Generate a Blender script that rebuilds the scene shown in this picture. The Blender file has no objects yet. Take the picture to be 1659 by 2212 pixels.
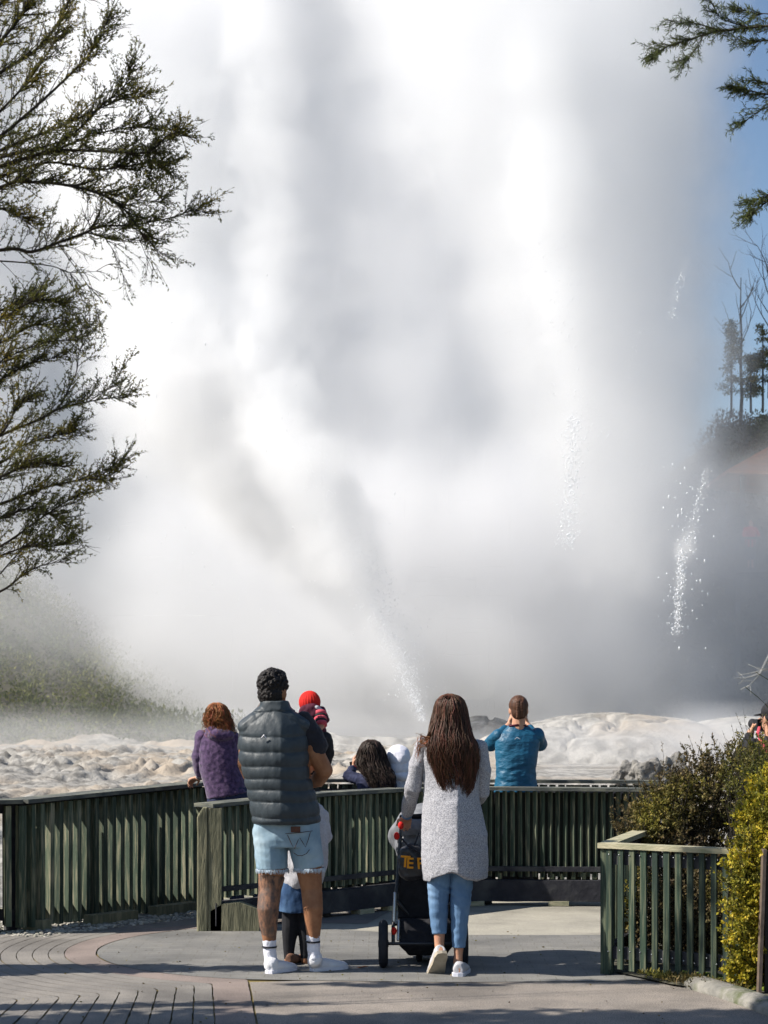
import bpy, math, random
import numpy as np
from mathutils import Vector, Matrix, noise as mn
S = bpy.context.scene
random.seed(7); RNG = np.random.default_rng(11)
PI = math.pi
# ---------------------------------------------------------------- camera, sky, sun
F = 4148.0
def V(u, v, d): return Vector(((u-829.5)/F*d, d, 1.6+(1518-v)/F*d))
cam = bpy.data.cameras.new('camera'); co = bpy.data.objects.new('camera', cam); S.collection.objects.link(co); S.camera = co
cam.sensor_fit = 'HORIZONTAL'; cam.sensor_width = 24; cam.lens = 60; cam.shift_y = 412/1659; cam.clip_end = 3000
cam.dof.use_dof = True; cam.dof.focus_distance = 11.6; cam.dof.aperture_fstop = 7.1
co.location = (0, 0, 1.6); co.rotation_euler = (math.radians(90), 0, 0)
EL = math.radians(42)
TOS = Vector((-.985, -.14, 0)).normalized()*math.cos(EL)+Vector((0, 0, math.sin(EL)))
w = bpy.data.worlds.new('World'); S.world = w; w.use_nodes = True
bg = w.node_tree.nodes['Background']; sk = w.node_tree.nodes.new('ShaderNodeTexSky'); sk.sky_type = 'NISHITA'; sk.sun_disc = False
sk.sun_elevation = EL; sk.sun_rotation = math.atan2(TOS.x, TOS.y); sk.ozone_density = 2.0; sk.dust_density = .4
w.node_tree.links.new(sk.outputs[0], bg.inputs[0]); bg.inputs[1].default_value = .082
sun = bpy.data.lights.new('sun', 'SUN'); so = bpy.data.objects.new('sun', sun); S.collection.objects.link(so)
sun.energy = 5.0; sun.angle = math.radians(.5); sun.color = (1, .94, .85); so.rotation_euler = TOS.to_track_quat('Z', 'Y').to_euler()
S.view_settings.view_transform = 'Standard'; S.view_settings.look = 'None'; S.view_settings.gamma = 1
S.view_settings.exposure = .65
S.cycles.volume_bounces = 10; S.cycles.max_bounces = 12; S.cycles.diffuse_bounces = 3; S.cycles.glossy_bounces = 2
S.cycles.transmission_bounces = 4; S.cycles.volume_step_rate = 3; S.cycles.sample_clamp_indirect = 6; S.cycles.adaptive_threshold = .02

# ---------------------------------------------------------------- materials
def mat(name, c1, c2=None, scale=8, rough=.8, bump=0, bscale=None, spec=.3, detail=5, island=0, metal=0, stretch=(1, 1, 1), c3=None, s3=1.5, lo=.35, hi=.65, sss=0, sheen=0, trans=0, bdetail=4):
    m = bpy.data.materials.new(name); m.use_nodes = True; t = m.node_tree; N = t.nodes; L = t.links
    b = N['Principled BSDF']; b.inputs['Roughness'].default_value = rough; b.inputs['Specular IOR Level'].default_value = spec
    b.inputs['Metallic'].default_value = metal
    tc = N.new('ShaderNodeTexCoord'); mp = N.new('ShaderNodeMapping'); mp.inputs['Scale'].default_value = stretch
    L.new(tc.outputs['Object'], mp.inputs['Vector'])
    if c2 is None: c2 = tuple(x*.75 for x in c1)
    n = N.new('ShaderNodeTexNoise'); n.inputs['Scale'].default_value = scale; n.inputs['Detail'].default_value = detail; n.inputs['Roughness'].default_value = .6
    L.new(mp.outputs[0], n.inputs['Vector'])
    r = N.new('ShaderNodeMapRange'); r.inputs[1].default_value = lo; r.inputs[2].default_value = hi; L.new(n.outputs[0], r.inputs[0])
    mx = N.new('ShaderNodeMix'); mx.data_type = 'RGBA'; L.new(r.outputs[0], mx.inputs[0])
    mx.inputs[6].default_value = (*c1, 1); mx.inputs[7].default_value = (*c2, 1); col = mx.outputs[2]
    if c3 is not None:
        n3 = N.new('ShaderNodeTexNoise'); n3.inputs['Scale'].default_value = s3; n3.inputs['Detail'].default_value = 4; L.new(mp.outputs[0], n3.inputs['Vector'])
        r3 = N.new('ShaderNodeMapRange'); r3.inputs[1].default_value = .48; r3.inputs[2].default_value = .66; L.new(n3.outputs[0], r3.inputs[0])
        m3 = N.new('ShaderNodeMix'); m3.data_type = 'RGBA'; L.new(r3.outputs[0], m3.inputs[0]); L.new(col, m3.inputs[6]); m3.inputs[7].default_value = (*c3, 1); col = m3.outputs[2]
    if island:
        g = N.new('ShaderNodeNewGeometry'); hs = N.new('ShaderNodeHueSaturation')
        a = N.new('ShaderNodeMapRange'); a.inputs[3].default_value = 1-island; a.inputs[4].default_value = 1+island; L.new(g.outputs['Random Per Island'], a.inputs[0])
        L.new(a.outputs[0], hs.inputs['Value']); L.new(col, hs.inputs['Color']); col = hs.outputs[0]
        hh = N.new('ShaderNodeMath'); hh.operation = 'MULTIPLY_ADD'; L.new(g.outputs['Random Per Island'], hh.inputs[0]); hh.inputs[1].default_value = -.05; hh.inputs[2].default_value = .525
        L.new(hh.outputs[0], hs.inputs['Hue'])
    L.new(col, b.inputs['Base Color'])
    if bump:
        bn = N.new('ShaderNodeTexNoise'); bn.inputs['Scale'].default_value = bscale or scale; bn.inputs['Detail'].default_value = bdetail; L.new(mp.outputs[0], bn.inputs['Vector'])
        bp = N.new('ShaderNodeBump'); bp.inputs['Strength'].default_value = 1; bp.inputs['Distance'].default_value = bump
        L.new(bn.outputs[0], bp.inputs['Height']); L.new(bp.outputs[0], b.inputs['Normal'])
    if sss: b.inputs['Subsurface Weight'].default_value = sss; b.inputs['Subsurface Radius'].default_value = (.01, .004, .002)
    if sheen: b.inputs['Sheen Weight'].default_value = sheen
    if trans:  # thin leaves let some light through
        tr = N.new('ShaderNodeBsdfTranslucent'); L.new(col, tr.inputs[0]); ms = N.new('ShaderNodeMixShader'); ms.inputs[0].default_value = trans
        L.new(b.outputs[0], ms.inputs[1]); L.new(tr.outputs[0], ms.inputs[2]); L.new(ms.outputs[0], N['Material Output'].inputs['Surface'])
    return m
M = {}
M['skin'] = mat('skin', (.52, .29, .19), (.44, .22, .14), 14, .55, .001, 120, sss=.05)
M['tan_skin'] = mat('tan_skin', (.33, .16, .085), (.24, .11, .058), 16, .62, .0015, 70, sss=.05, spec=.2)
M['tattoo'] = mat('tattooed_skin', (.27, .14, .085), (.05, .04, .04), 38, .55, .001, 120, c3=(.12, .085, .07), s3=30, lo=.40, hi=.66, stretch=(1, 1, .55))
M['eye'] = mat('eye', (.04, .025, .02), rough=.2)
M['black_hair'] = mat('black_hair', (.022, .018, .017), (.006, .005, .006), 60, .6, .006, 90, spec=.25)
M['brown_hair'] = mat('brown_hair', (.115, .052, .028), (.045, .022, .014), 30, .55, island=.6, spec=.22, stretch=(1, 1, .15))
M['dark_hair'] = mat('dark_brown_hair', (.045, .03, .022), (.018, .012, .01), 30, .6, island=.5, spec=.2)
M['red_hair'] = mat('auburn_hair', (.34, .13, .045), (.13, .05, .02), 20, .6, island=.6, spec=.2)
M['vest'] = mat('quilted_nylon', (.038, .050, .060), (.026, .035, .043), 5, .52, .005, 14, spec=.35, stretch=(1.6, 1.6, 1), bdetail=3)
M['black_cloth'] = mat('black_cotton', (.022, .022, .03), (.014, .014, .02), 12, .85, .003, 40, sheen=.1)
M['denim_light'] = mat('pale_denim', (.27, .38, .46), (.19, .29, .37), 7, .85, .0035, 26, c3=(.36, .46, .52), s3=4)
M['denim_mid'] = mat('blue_denim', (.13, .23, .38), (.09, .17, .30), 9, .85, .003, 30, c3=(.20, .31, .46), s3=5, stretch=(1, 1, .6))
M['denim_dark'] = mat('dark_denim', (.025, .065, .15), (.012, .035, .09), 10, .85, .004, 30, c3=(.06, .12, .22), s3=6)
M['denim_fray'] = mat('frayed_denim', (.62, .68, .74), (.4, .5, .6), 60, .9)
M['stitch'] = mat('dark_stitching', (.07, .05, .05), rough=.8)
M['leather'] = mat('brown_leather', (.12, .045, .025), (.07, .03, .02), 30, .6)
M['white_cloth'] = mat('white_knit', (.72, .72, .78), (.62, .62, .7), 30, .9, .002, 160)
M['white_shoe'] = mat('white_shoe', (.70, .70, .73), (.60, .60, .64), 9, .6, .002, 40)
M['grey_shoe'] = mat('canvas_shoe', (.52, .51, .52), (.42, .41, .43), 14, .75, .002, 60)
M['sole'] = mat('rubber_sole', (.42, .37, .29), (.34, .29, .22), 20, .8)
M['coat'] = mat('grey_boucle', (.46, .46, .49), (.20, .20, .225), 170, .95, .0010, 190, sheen=.0, detail=3, lo=.38, hi=.60)
M['grey_top'] = mat('grey_marl', (.52, .52, .55), (.42, .42, .46), 60, .95, .002, 100)
M['purple'] = mat('purple_fleece', (.105, .058, .135), (.035, .018, .055), 42, .95, .002, 60, sheen=.3, detail=3)
M['navy'] = mat('navy_cloth', (.028, .035, .08), (.015, .018, .045), 14, .85, .004, 25)
M['blue_shell'] = mat('blue_shell', (.010, .105, .19), (.007, .075, .145), 7, .5, .009, 26, spec=.4, stretch=(.8, .8, 1.6), bdetail=3)
M['red'] = mat('red_knit', (.62, .02, .012), (.45, .01, .01), 20, .85, .003, 60)
M['maroon'] = mat('maroon_cloth', (.10, .012, .035), (.06, .008, .022), 14, .85, .003, 40)
M['pink'] = mat('pink_knit', (.55, .08, .11), (.45, .06, .09), 30, .85)
M['charcoal'] = mat('charcoal_cloth', (.018, .018, .022), (.01, .01, .013), 18, .8, .003, 40)
M['grey_fab'] = mat('grey_canopy', (.20, .205, .22), (.13, .135, .15), 22, .8, .004, 30)
M['black_metal'] = mat('black_tube', (.02, .022, .028), rough=.35, spec=.6)
M['steel'] = mat('silver_tube', (.55, .56, .58), rough=.3, metal=.8)
M['tyre'] = mat('tyre_rubber', (.018, .02, .028), (.012, .013, .018), 30, .7, .003, 120)
M['orange_print'] = mat('orange_print', (.80, .33, .02), (.7, .27, .015), 20, .7)
M['brown_skin_sandal'] = mat('sandal', (.25, .13, .08), (.16, .08, .05), 20, .7)
M['grey_knit'] = mat('taupe_knit', (.20, .16, .135), (.14, .11, .095), 70, .95, .003, 80)
M['slat'] = mat('green_painted_slat', (.065, .09, .06), (.036, .055, .038), 5, .7, .002, 40, island=.4, c3=(.19, .185, .12), s3=9, stretch=(6, 6, .5))
M['slat_front'] = mat('green_slat', (.03, .052, .036), (.018, .032, .024), 5, .65, .002, 40, island=.3, c3=(.10, .115, .07), s3=7, stretch=(9, 9, .5))
M['rail'] = mat('weathered_rail', (.10, .105, .095), (.06, .065, .058), 9, .75, .003, 40, c3=(.17, .17, .13), s3=6, stretch=(1, 1, 4))
M['rail_pale'] = mat('pale_wood_rail', (.42, .38, .26), (.24, .24, .15), 9, .8, .003, 40, stretch=(1, 1, 5))
M['post'] = mat('mossy_post', (.20, .19, .12), (.11, .11, .07), 9, .85, .006, 30, c3=(.27, .25, .16), s3=8, stretch=(3, 3, .5))
M['plinth'] = mat('dark_sleeper', (.035, .035, .042), (.02, .02, .026), 8, .85, .006, 20, c3=(.06, .06, .06), s3=5)
M['bark'] = mat('dark_bark', (.045, .037, .03), (.02, .017, .014), 20, .9, .004, 50)
M['leaf_dark'] = mat('olive_leaf', (.12, .125, .02), (.05, .06, .014), 5, .6, island=.5, trans=.35, c3=(.23, .19, .03), s3=3.2)
M['leaf_con'] = mat('needle', (.12, .14, .035), (.06, .085, .03), 8, .6, island=.4, trans=.3)
M['leaf_yellow'] = mat('yellow_leaf', (.50, .42, .035), (.26, .24, .02), 6, .6, island=.6, trans=.35, c3=(.17, .17, .03), s3=6)
M['leaf_brown'] = mat('brown_green_leaf', (.16, .125, .05), (.06, .045, .028), 6, .7, island=.6, trans=.25, c3=(.24, .22, .035), s3=2.2)
M['leaf_hill'] = mat('hill_leaf', (.085, .11, .03), (.04, .055, .02), .5, .8, island=.5, trans=.2, c3=(.15, .16, .05), s3=.35)
M['leaf_hill_brown'] = mat('hill_leaf_brown', (.085, .06, .03), (.04, .03, .02), .5, .8, island=.5, c3=(.07, .10, .03), s3=.25)
M['dead_wood'] = mat('bleached_wood', (.6, .57, .52), (.45, .43, .4), 5, .8)
M['moss'] = mat('moss', (.13, .17, .02), (.06, .09, .012), 30, .95, .01, 40)

# ---------------------------------------------------------------- object helpers
def link(o, parent=None):
    S.collection.objects.link(o)
    if parent is not None: o.parent = parent
    return o
def thing(name, loc, label, cat, group=None):
    o = bpy.data.objects.new(name, None); o.empty_display_size = .2; link(o); o.location = loc
    o['label'] = label; o['category'] = cat
    if group: o['group'] = group
    return o
def tag(o, label=None, cat=None, group=None, kind=None):
    if label: o['label'] = label
    if cat: o['category'] = cat
    if group: o['group'] = group
    if kind: o['kind'] = kind
    return o
def mesh_np(verts, faces):
    me = bpy.data.meshes.new('m')
    if isinstance(faces, np.ndarray):
        k = faces.shape[1]; n = len(faces)
        me.vertices.add(len(verts)); me.vertices.foreach_set('co', np.asarray(verts, dtype=np.float32).ravel())
        me.loops.add(n*k); me.loops.foreach_set('vertex_index', faces.astype(np.int32).ravel())
        me.polygons.add(n); me.polygons.foreach_set('loop_start', np.arange(0, n*k, k, dtype=np.int32))
        me.update(calc_edges=True)
    else:
        me.from_pydata([tuple(v) for v in verts], [], faces); me.update()
    return me
def put(name, me, m, parent=None, smooth=True, origin=None):
    """link a mesh built in world coordinates as one object with a sensible origin"""
    me.name = name
    if parent is not None: off = Vector(parent.location) if parent.parent is None else Vector(parent.location)+Vector(parent.parent.location)
    elif origin is not None: off = Vector(origin)
    else: off = Vector((0, 0, 0))
    me.transform(Matrix.Translation(-off))
    me.materials.append(m)
    if smooth: me.polygons.foreach_set('use_smooth', [True]*len(me.polygons))
    o = bpy.data.objects.new(name, me); link(o, parent)
    if parent is None: o.location = off
    return o
def sub(name, me, m, part, smooth=True):
    """a sub-part: child of a part whose own location is zero under its thing"""
    me.name = name; off = Vector(part.parent.location); me.transform(Matrix.Translation(-off)); me.materials.append(m)
    if smooth: me.polygons.foreach_set('use_smooth', [True]*len(me.polygons))
    o = bpy.data.objects.new(name, me); return link(o, part)

class Sh:
    """a shape: closed tubes, ellipsoids and boxes gathered in one mesh"""
    def __init__(s): s.v = []; s.f = []
    def ring_loft(s, rings, cap=True):
        n = len(rings[0]); b = len(s.v)
        for r in rings: s.v += [tuple(p) for p in r]
        for i in range(len(rings)-1):
            for j in range(n):
                k = (j+1) % n; s.f.append((b+i*n+j, b+i*n+k, b+(i+1)*n+k, b+(i+1)*n+j))
        if cap: s.f.append(tuple(b+j for j in reversed(range(n)))); s.f.append(tuple(b+(len(rings)-1)*n+j for j in range(n)))
        return s
    def tube(s, pts, rad, n=12, ref=(1, 0, 0), round_ends=True):
        pts = [Vector(p) for p in pts]; rad = [(r, r) if not isinstance(r, (tuple, list)) else r for r in rad]
        if len(rad) == 1: rad = rad*len(pts)
        if round_ends:
            t0 = (pts[0]-pts[1]).normalized(); t1 = (pts[-1]-pts[-2]).normalized()
            a, b = rad[0]; m = min(a, b); P0 = []; R0 = []
            for q in (1.0, .8, .45): P0.append(pts[0]+t0*m*q); k = math.sqrt(max(0, 1-q*q))+.04; R0.append((a*k, b*k))
            a, b = rad[-1]; m = min(a, b); P1 = []; R1 = []
            for q in (.45, .8, 1.0): P1.append(pts[-1]+t1*m*q); k = math.sqrt(max(0, 1-q*q))+.04; R1.append((a*k, b*k))
            pts = P0+pts+P1; rad = R0+rad+R1
        ref = Vector(ref); rings = []
        for i, p in enumerate(pts):
            t = (pts[min(i+1, len(pts)-1)]-pts[max(i-1, 0)]).normalized()
            x = ref-t*ref.dot(t)
            if x.length < .05: x = Vector((0, 1, 0))-t*t.y
            x.normalize(); y = t.cross(x)
            rings.append([p+x*rad[i][0]*math.cos(2*PI*j/n)+y*rad[i][1]*math.sin(2*PI*j/n) for j in range(n)])
        return s.ring_loft(rings)
    def rings(s, lst, n=28, power=2.3):
        """horizontal superellipse rings: (x, y, z, rx, ry)"""
        R = []
        for (x, y, z, rx, ry) in lst:
            r = []
            for j in range(n):
                c, q = math.cos(2*PI*j/n), math.sin(2*PI*j/n); e = 2/power
                r.append((x+rx*math.copysign(abs(c)**e, c), y+ry*math.copysign(abs(q)**e, q), z))
            R.append(r)
        return s.ring_loft(R)
    def ell(s, c, r, n=14, m=10, rot=None):
        c = Vector(c); b = len(s.v); rot = rot or Matrix.Identity(3)
        for i in range(1, m):
            a = PI*i/m
            for j in range(n):
                p = Vector((r[0]*math.sin(a)*math.cos(2*PI*j/n), r[1]*math.sin(a)*math.sin(2*PI*j/n), r[2]*math.cos(a)))
                s.v.append(tuple(c+rot @ p))
        for i in range(m-2):
            for j in range(n):
                k = (j+1) % n; s.f.append((b+i*n+j, b+(i+1)*n+j, b+(i+1)*n+k, b+i*n+k))
        t = len(s.v); s.v.append(tuple(c+rot @ Vector((0, 0, r[2])))); s.v.append(tuple(c-rot @ Vector((0, 0, r[2]))))
        for j in range(n):
            k = (j+1) % n; s.f.append((t, b+j, b+k)); s.f.append((t+1, b+(m-2)*n+k, b+(m-2)*n+j))
        return s
    def box(s, c, h, rz=0, M3=None):
        b = len(s.v); c = Vector(c); R = M3 or Matrix.Rotation(rz, 3, 'Z')
        for x in (-1, 1):
            for y in (-1, 1):
                for z in (-1, 1): s.v.append(tuple(c+R @ Vector((x*h[0], y*h[1], z*h[2]))))
        for f in ((0, 1, 3, 2), (4, 6, 7, 5), (0, 4, 5, 1), (2, 3, 7, 6), (0, 2, 6, 4), (1, 5, 7, 3)): s.f.append(tuple(b+i for i in f))
        return s
    def beam(s, a, b, w, h, up=(0, 0, 1)):
        a = Vector(a); b = Vector(b); t = (b-a).normalized(); x = t.cross(Vector(up)).normalized(); y = x.cross(t)
        R = Matrix((x, t, y)).transposed(); return s.box((a+b)/2, (w/2, (b-a).length/2, h/2), M3=R)
    def me(s): return mesh_np(s.v, s.f)
    def remesh(s, vox=.006, smooth=3, fn=None):
        me = s.me(); o = bpy.data.objects.new('tmp', me); S.collection.objects.link(o)
        r = o.modifiers.new('r', 'REMESH'); r.mode = 'VOXEL'; r.voxel_size = vox; r.use_smooth_shade = True
        if smooth: q = o.modifiers.new('s', 'SMOOTH'); q.factor = .5; q.iterations = smooth
        dg = bpy.context.evaluated_depsgraph_get(); out = bpy.data.meshes.new_from_object(o.evaluated_get(dg))
        bpy.data.objects.remove(o); bpy.data.meshes.remove(me)
        if fn is not None: displace(out, fn)
        return out
def displace(me, fn):
    """fn(co Vector, normal Vector) -> Vector offset"""
    n = len(me.vertices); nr = [v.normal.copy() for v in me.vertices]
    for v, q in zip(me.vertices, nr): v.co = v.co+fn(v.co, q)
    me.update()
def wrinkle(amp, sc, st=(1, 1, 1)):
    st = Vector(st)
    return lambda c, q: q*(amp*mn.noise(Vector((c.x*st.x, c.y*st.y, c.z*st.z))*sc)+amp*.5*mn.noise(Vector((c.x*st.x, c.y*st.y, c.z*st.z))*sc*2.3+Vector((7, 3, 1))))

def scatter_leaves(P, D, size, width, flat=0):
    """leaf-shaped quads: P centres (n,3), D directions (n,3), size lengths (n,)"""
    n = len(P); P = np.asarray(P); D = np.asarray(D, float); D /= np.linalg.norm(D, axis=1)[:, None]+1e-9
    R = RNG.normal(size=(n, 3)); X = np.cross(D, R); X /= np.linalg.norm(X, axis=1)[:, None]+1e-9
    L = np.asarray(size).reshape(-1, 1)*np.ones((n, 1)); W = L*width
    v = np.empty((n, 4, 3)); v[:, 0] = P; v[:, 1] = P+D*L*.45+X*W*.5; v[:, 2] = P+D*L; v[:, 3] = P+D*L*.45-X*W*.5
    f = np.arange(n*4).reshape(n, 4); return v.reshape(-1, 3), f
def twig_tubes(segs, n=4):
    """segs: list of (pts list, r0, r1) -> mesh arrays"""
    vs = []; fs = []; b = 0
    for pts, r0, r1 in segs:
        k = len(pts)
        for i, p in enumerate(pts):
            t = (pts[min(i+1, k-1)]-pts[max(i-1, 0)]).normalized(); x = t.orthogonal().normalized(); y = t.cross(x); r = r0+(r1-r0)*i/(k-1)
            for j in range(n): vs.append(p+x*r*math.cos(2*PI*j/n)+y*r*math.sin(2*PI*j/n))
        for i in range(k-1):
            for j in range(n): fs.append((b+i*n+j, b+i*n+(j+1) % n, b+(i+1)*n+(j+1) % n, b+(i+1)*n+j))
        b += k*n
    return np.array([tuple(v) for v in vs]), np.array(fs)
# ================================================================ GROUND AND TERRAIN
def paving_mat(name, ca, cb, joint=None, spot=.5):
    m = mat(name, ca, cb, 3, .85, .0012, 260, detail=8, c3=tuple(q*.74 for q in cb), s3=1.3)
    t = m.node_tree; N = t.nodes; L = t.links; b = N['Principled BSDF']; src = b.inputs['Base Color'].links[0].from_socket
    n = N.new('ShaderNodeTexNoise'); n.inputs['Scale'].default_value = 150; n.inputs['Detail'].default_value = 3
    tc = N.new('ShaderNodeTexCoord'); L.new(tc.outputs['Object'], n.inputs['Vector'])
    r = N.new('ShaderNodeMapRange'); r.inputs[1].default_value = .3; r.inputs[2].default_value = .7; r.inputs[3].default_value = 1-spot; r.inputs[4].default_value = 1+spot; L.new(n.outputs[0], r.inputs[0])
    h = N.new('ShaderNodeHueSaturation'); L.new(r.outputs[0], h.inputs['Value']); L.new(src, h.inputs['Color']); L.new(h.outputs[0], b.inputs['Base Color'])
    if joint:
        br = N.new('ShaderNodeTexBrick'); br.inputs['Scale'].default_value = 1; br.inputs['Brick Width'].default_value = joint[0]; br.inputs['Row Height'].default_value = joint[1]
        br.inputs['Mortar Size'].default_value = .003; br.inputs['Color1'].default_value = (1, 1, 1, 1); br.inputs['Color2'].default_value = (.86, .86, .86, 1); br.inputs['Mortar'].default_value = (.62, .6, .5, 1)
        L.new(tc.outputs['Object'], br.inputs['Vector'])
        mu = N.new('ShaderNodeMix'); mu.data_type = 'RGBA'; mu.blend_type = 'MULTIPLY'; mu.inputs[0].default_value = .8; L.new(h.outputs[0], mu.inputs[6]); L.new(br.outputs[0], mu.inputs[7]); L.new(mu.outputs[2], b.inputs['Base Color'])
    return m
M['pave_warm'] = paving_mat('warm_aggregate', (.262, .228, .196), (.205, .182, .16))
M['pave_grey'] = paving_mat('grey_paving', (.215, .207, .19), (.165, .162, .155), (.2, .1))
M['pave_beige'] = paving_mat('beige_concrete', (.36, .335, .275), (.30, .28, .235), None, .25)
M['paver'] = paving_mat('paver', (.24, .22, .195), (.178, .165, .15))
M['paver_red'] = paving_mat('paver_red', (.255, .205, .18), (.215, .175, .155))
M['joint'] = mat('mossy_joint', (.24, .18, .06), (.07, .06, .035), 4, .95, .004, 60)
M['gravel'] = mat('gravel_soil', (.26, .25, .22), (.08, .078, .07), 22, .95, .02, 30, c3=(.36, .34, .2), s3=6)
M['concrete'] = mat('kerb_concrete', (.26, .245, .215), (.15, .145, .13), 9, .9, .012, 40, c3=(.10, .11, .06), s3=7)

def flat(name, pts, z, m, kind='structure'):
    me = bpy.data.meshes.new(name); me.from_pydata([(x, y, z) for x, y in pts], [], [tuple(range(len(pts)))]); me.update()
    o = put(name, me, m, smooth=False); tag(o, kind=kind); return o
# paths: three sheets, each 4 mm above the one below
flat('path_base', [(-9, 2), (9, 2), (9, 14.0), (2.6, 16.3), (-.6, 16.2), (-2.2, 15.0), (-3.4, 13.4), (-9, 12)], -.008, M['joint'])
CX, CY, R0 = -.41, 12.5, 1.45
def ring_curve(R, xb0, xb1, n=56):
    """a paving joint: from the near ground up to the round platform and round its left side"""
    sl = (xb1-xb0)/1.3; pts = []; y = 6.0
    while y < 12:
        x = xb0+sl*(y-9.6)
        if (x-CX)**2+(y-CY)**2 <= R*R: break
        pts.append((x, y)); y += .1
    a0 = math.atan2(y-CY, x-CX); a1 = -1.5*PI-.2
    if a0 > 0: a0 -= 2*PI
    for i in range(n+1):
        a = a0+(a1-a0)*i/n; pts.append((CX+R*math.cos(a), CY+R*math.sin(a)))
    return pts
def resample(p, n):
    p = np.array(p); s = np.r_[0, np.cumsum(np.hypot(*np.diff(p, axis=0).T))]; t = np.linspace(0, s[-1], n)
    return np.c_[np.interp(t, s, p[:, 0]), np.interp(t, s, p[:, 1])]
lines = [ring_curve(R0, -.638, -.767), ring_curve(R0+.20, -.846, -.976)]
for k in range(1, 15): lines.append(ring_curve(R0+.20+.1*k, -.846-.111*k, -.976-.1*k))
def course_strip(A, B, gap=.0048):
    n = 240; a = resample(A, n); b = resample(B, n); v = []; f = []
    for i in range(n):
        d = b[i]-a[i]; L = np.hypot(*d)+1e-6; d /= L
        j = .006*mn.noise(Vector((a[i][0]*9, a[i][1]*9, 1))); k = .006*mn.noise(Vector((b[i][0]*9, b[i][1]*9, 5)))
        v.append((*(a[i]+d*(gap+j)), 0)); v.append((*(b[i]-d*(gap+k)), 0))
    for i in range(n-1): f.append((2*i, 2*i+1, 2*i+3, 2*i+2))
    return v, f
def courses(name, pairs, m):
    vs = []; fs = []
    for A, B in pairs:
        v, f = course_strip(A, B); b = len(vs); vs += v; fs += [tuple(b+i for i in q) for q in f]
    o = put(name, mesh_np(vs, fs), m, smooth=False); tag(o, kind='structure')
courses('path_red_band', [(lines[0], lines[1])], M['paver_red'])
courses('path_paver_rows', [(lines[i], lines[i+1]) for i in range(1, len(lines)-1)], M['paver'])
# inside of the joint: warm aggregate in front, grey in the round, beige concrete behind
inner = lines[0]; k0 = next(i for i, p in enumerate(inner) if (p[0]-CX)**2+(p[1]-CY)**2 < (R0+.002)**2)
front = [(p[0]+.008, p[1]) for p in inner[:k0]]; arc = [(CX+(p[0]-CX)*.994, CY+(p[1]-CY)*.994) for p in inner[k0:]]
e0 = front[-1]
flat('path_front', front+[(e0[0]+.3, 11.06), (.4, 10.98), (1.2, 11.02), (2.2, 11.15), (9, 11.15), (9, 6)], -.001, M['pave_warm'])
flat('path_middle', [(-.5, 11.075), (.4, 10.99), (1.2, 11.03), (2.2, 11.16), (9, 11.16), (9, 13.2), (.3, 13.24), (-.41, 13.6), (-1.0, 13.75)]+[p for p in reversed(arc) if p[1] < 13.72], .0, M['pave_grey'])
flat('path_back', [(9, 13.21), (.3, 13.25), (-.41, 13.61), (-1.2, 13.76), (-2.0, 13.9), (-1.4, 15.2), (-.5, 16), (2.6, 16.1), (9, 14)], -.004, M['pave_beige'])

def sst(a, b, x): t = min(1, max(0, (x-a)/(b-a))); return t*t*(3-2*t)
def fr(x, y, z=0, o=4): return mn.fractal(Vector((x, y, z)), 1.0, 2.0, o)
def mound(x, y, cx, cy, rx, ry, h, p=1.0):
    q = ((x-cx)/rx)**2+((y-cy)/ry)**2
    return h*max(0, 1-q)**p if q < 1 else 0
m1 = V(1330, 1518, 44); m2 = V(1610, 1518, 45); m3 = V(1040, 1518, 56); m4 = V(1000, 1518, 47)
def height(x, y):
    z = -.14
    if y > 15.6:
        z = -.14-.25*sst(15.8, 17, y)+.64*sst(17, 23, y)+.10*sst(26, 44, y)
        r = sst(16.5, 21, y)*(1-sst(46, 56, y)*.7)
        # rough cauliflower sinter, blocky on the left, smooth on the right
        left = 1-.75*sst(-1, 3, x)
        left *= .45+1.1*sst(-.25, .35, mn.noise(Vector((x*.33, y*.2, 5))))
        b = 1-abs(fr(x*.9, y*.55, 3, 5))*1.6
        c = mn.noise(Vector((x*2.2, y*1.3, 0))); c2 = mn.noise(Vector((x*6, y*3.5, 4)))
        left = left*(1-sst(.5, 2.5, x)) if y > 32 else left
        z += r*(.20*left*(b-.6)+.12*left*abs(c)+left*.10*(abs(mn.noise(Vector((x*3.1, y*1.6, 7))))-.2)+.04*c2*(1-.75*sst(0, 2, x)*sst(34, 38, y))+.055*min(left, 1)*fr(x*5, y*4, 8, 4)+.006*fr(x*8, y*5, 8, 3))
        wob = .35*fr(x*.5, y*.5, 9, 3)
        a = mound(x+wob*.6, y, m1.x, m1.y, 3.1, 4.5, 1.02, .62)
        a = max(a, mound(x+wob*.4, y, m1.x-1.6, m1.y-.5, 1.9, 3.5, .80, .6))
        a = max(a, mound(x, y+wob, m1.x+2.2, m1.y-1, 2.4, 3, .55, .7))
        b2 = mound(x+wob*.5, y, m2.x, m2.y, 2.3, 4, .92, .62); a = max(a, b2)
        a = max(a, mound(x, y, m3.x, m3.y, 1.2, 2, .75, .6), mound(x, y, m4.x+.6, m4.y-4, 3.5, 3, .28, .8))
        if a > 0:
            cr = abs(fr(x*.55+1.3, y*.35, 1, 3)); a -= .20*math.exp(-(cr/.05)**2)*min(1, a*2)
            a += .05*fr(x*.9, y*.8, 2, 3)*min(1, a*3)
        z += a
    hl = sst(-4.5, -16, x)*sst(56, 74, y)*6.2+sst(-14, -40, x)*sst(56, 90, y)*10
    hr = sst(10.0, 14.2, x)*sst(62, 80, y)*12.6+sst(14, 40, x)*sst(60, 100, y)*12
    hb = sst(75, 140, y)*1.5
    return z+max(hl+.35*fr(x*.3, y*.3), hr+.4*fr(x*.4, y*.4, 4), hb) if y > 56 else z
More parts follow.
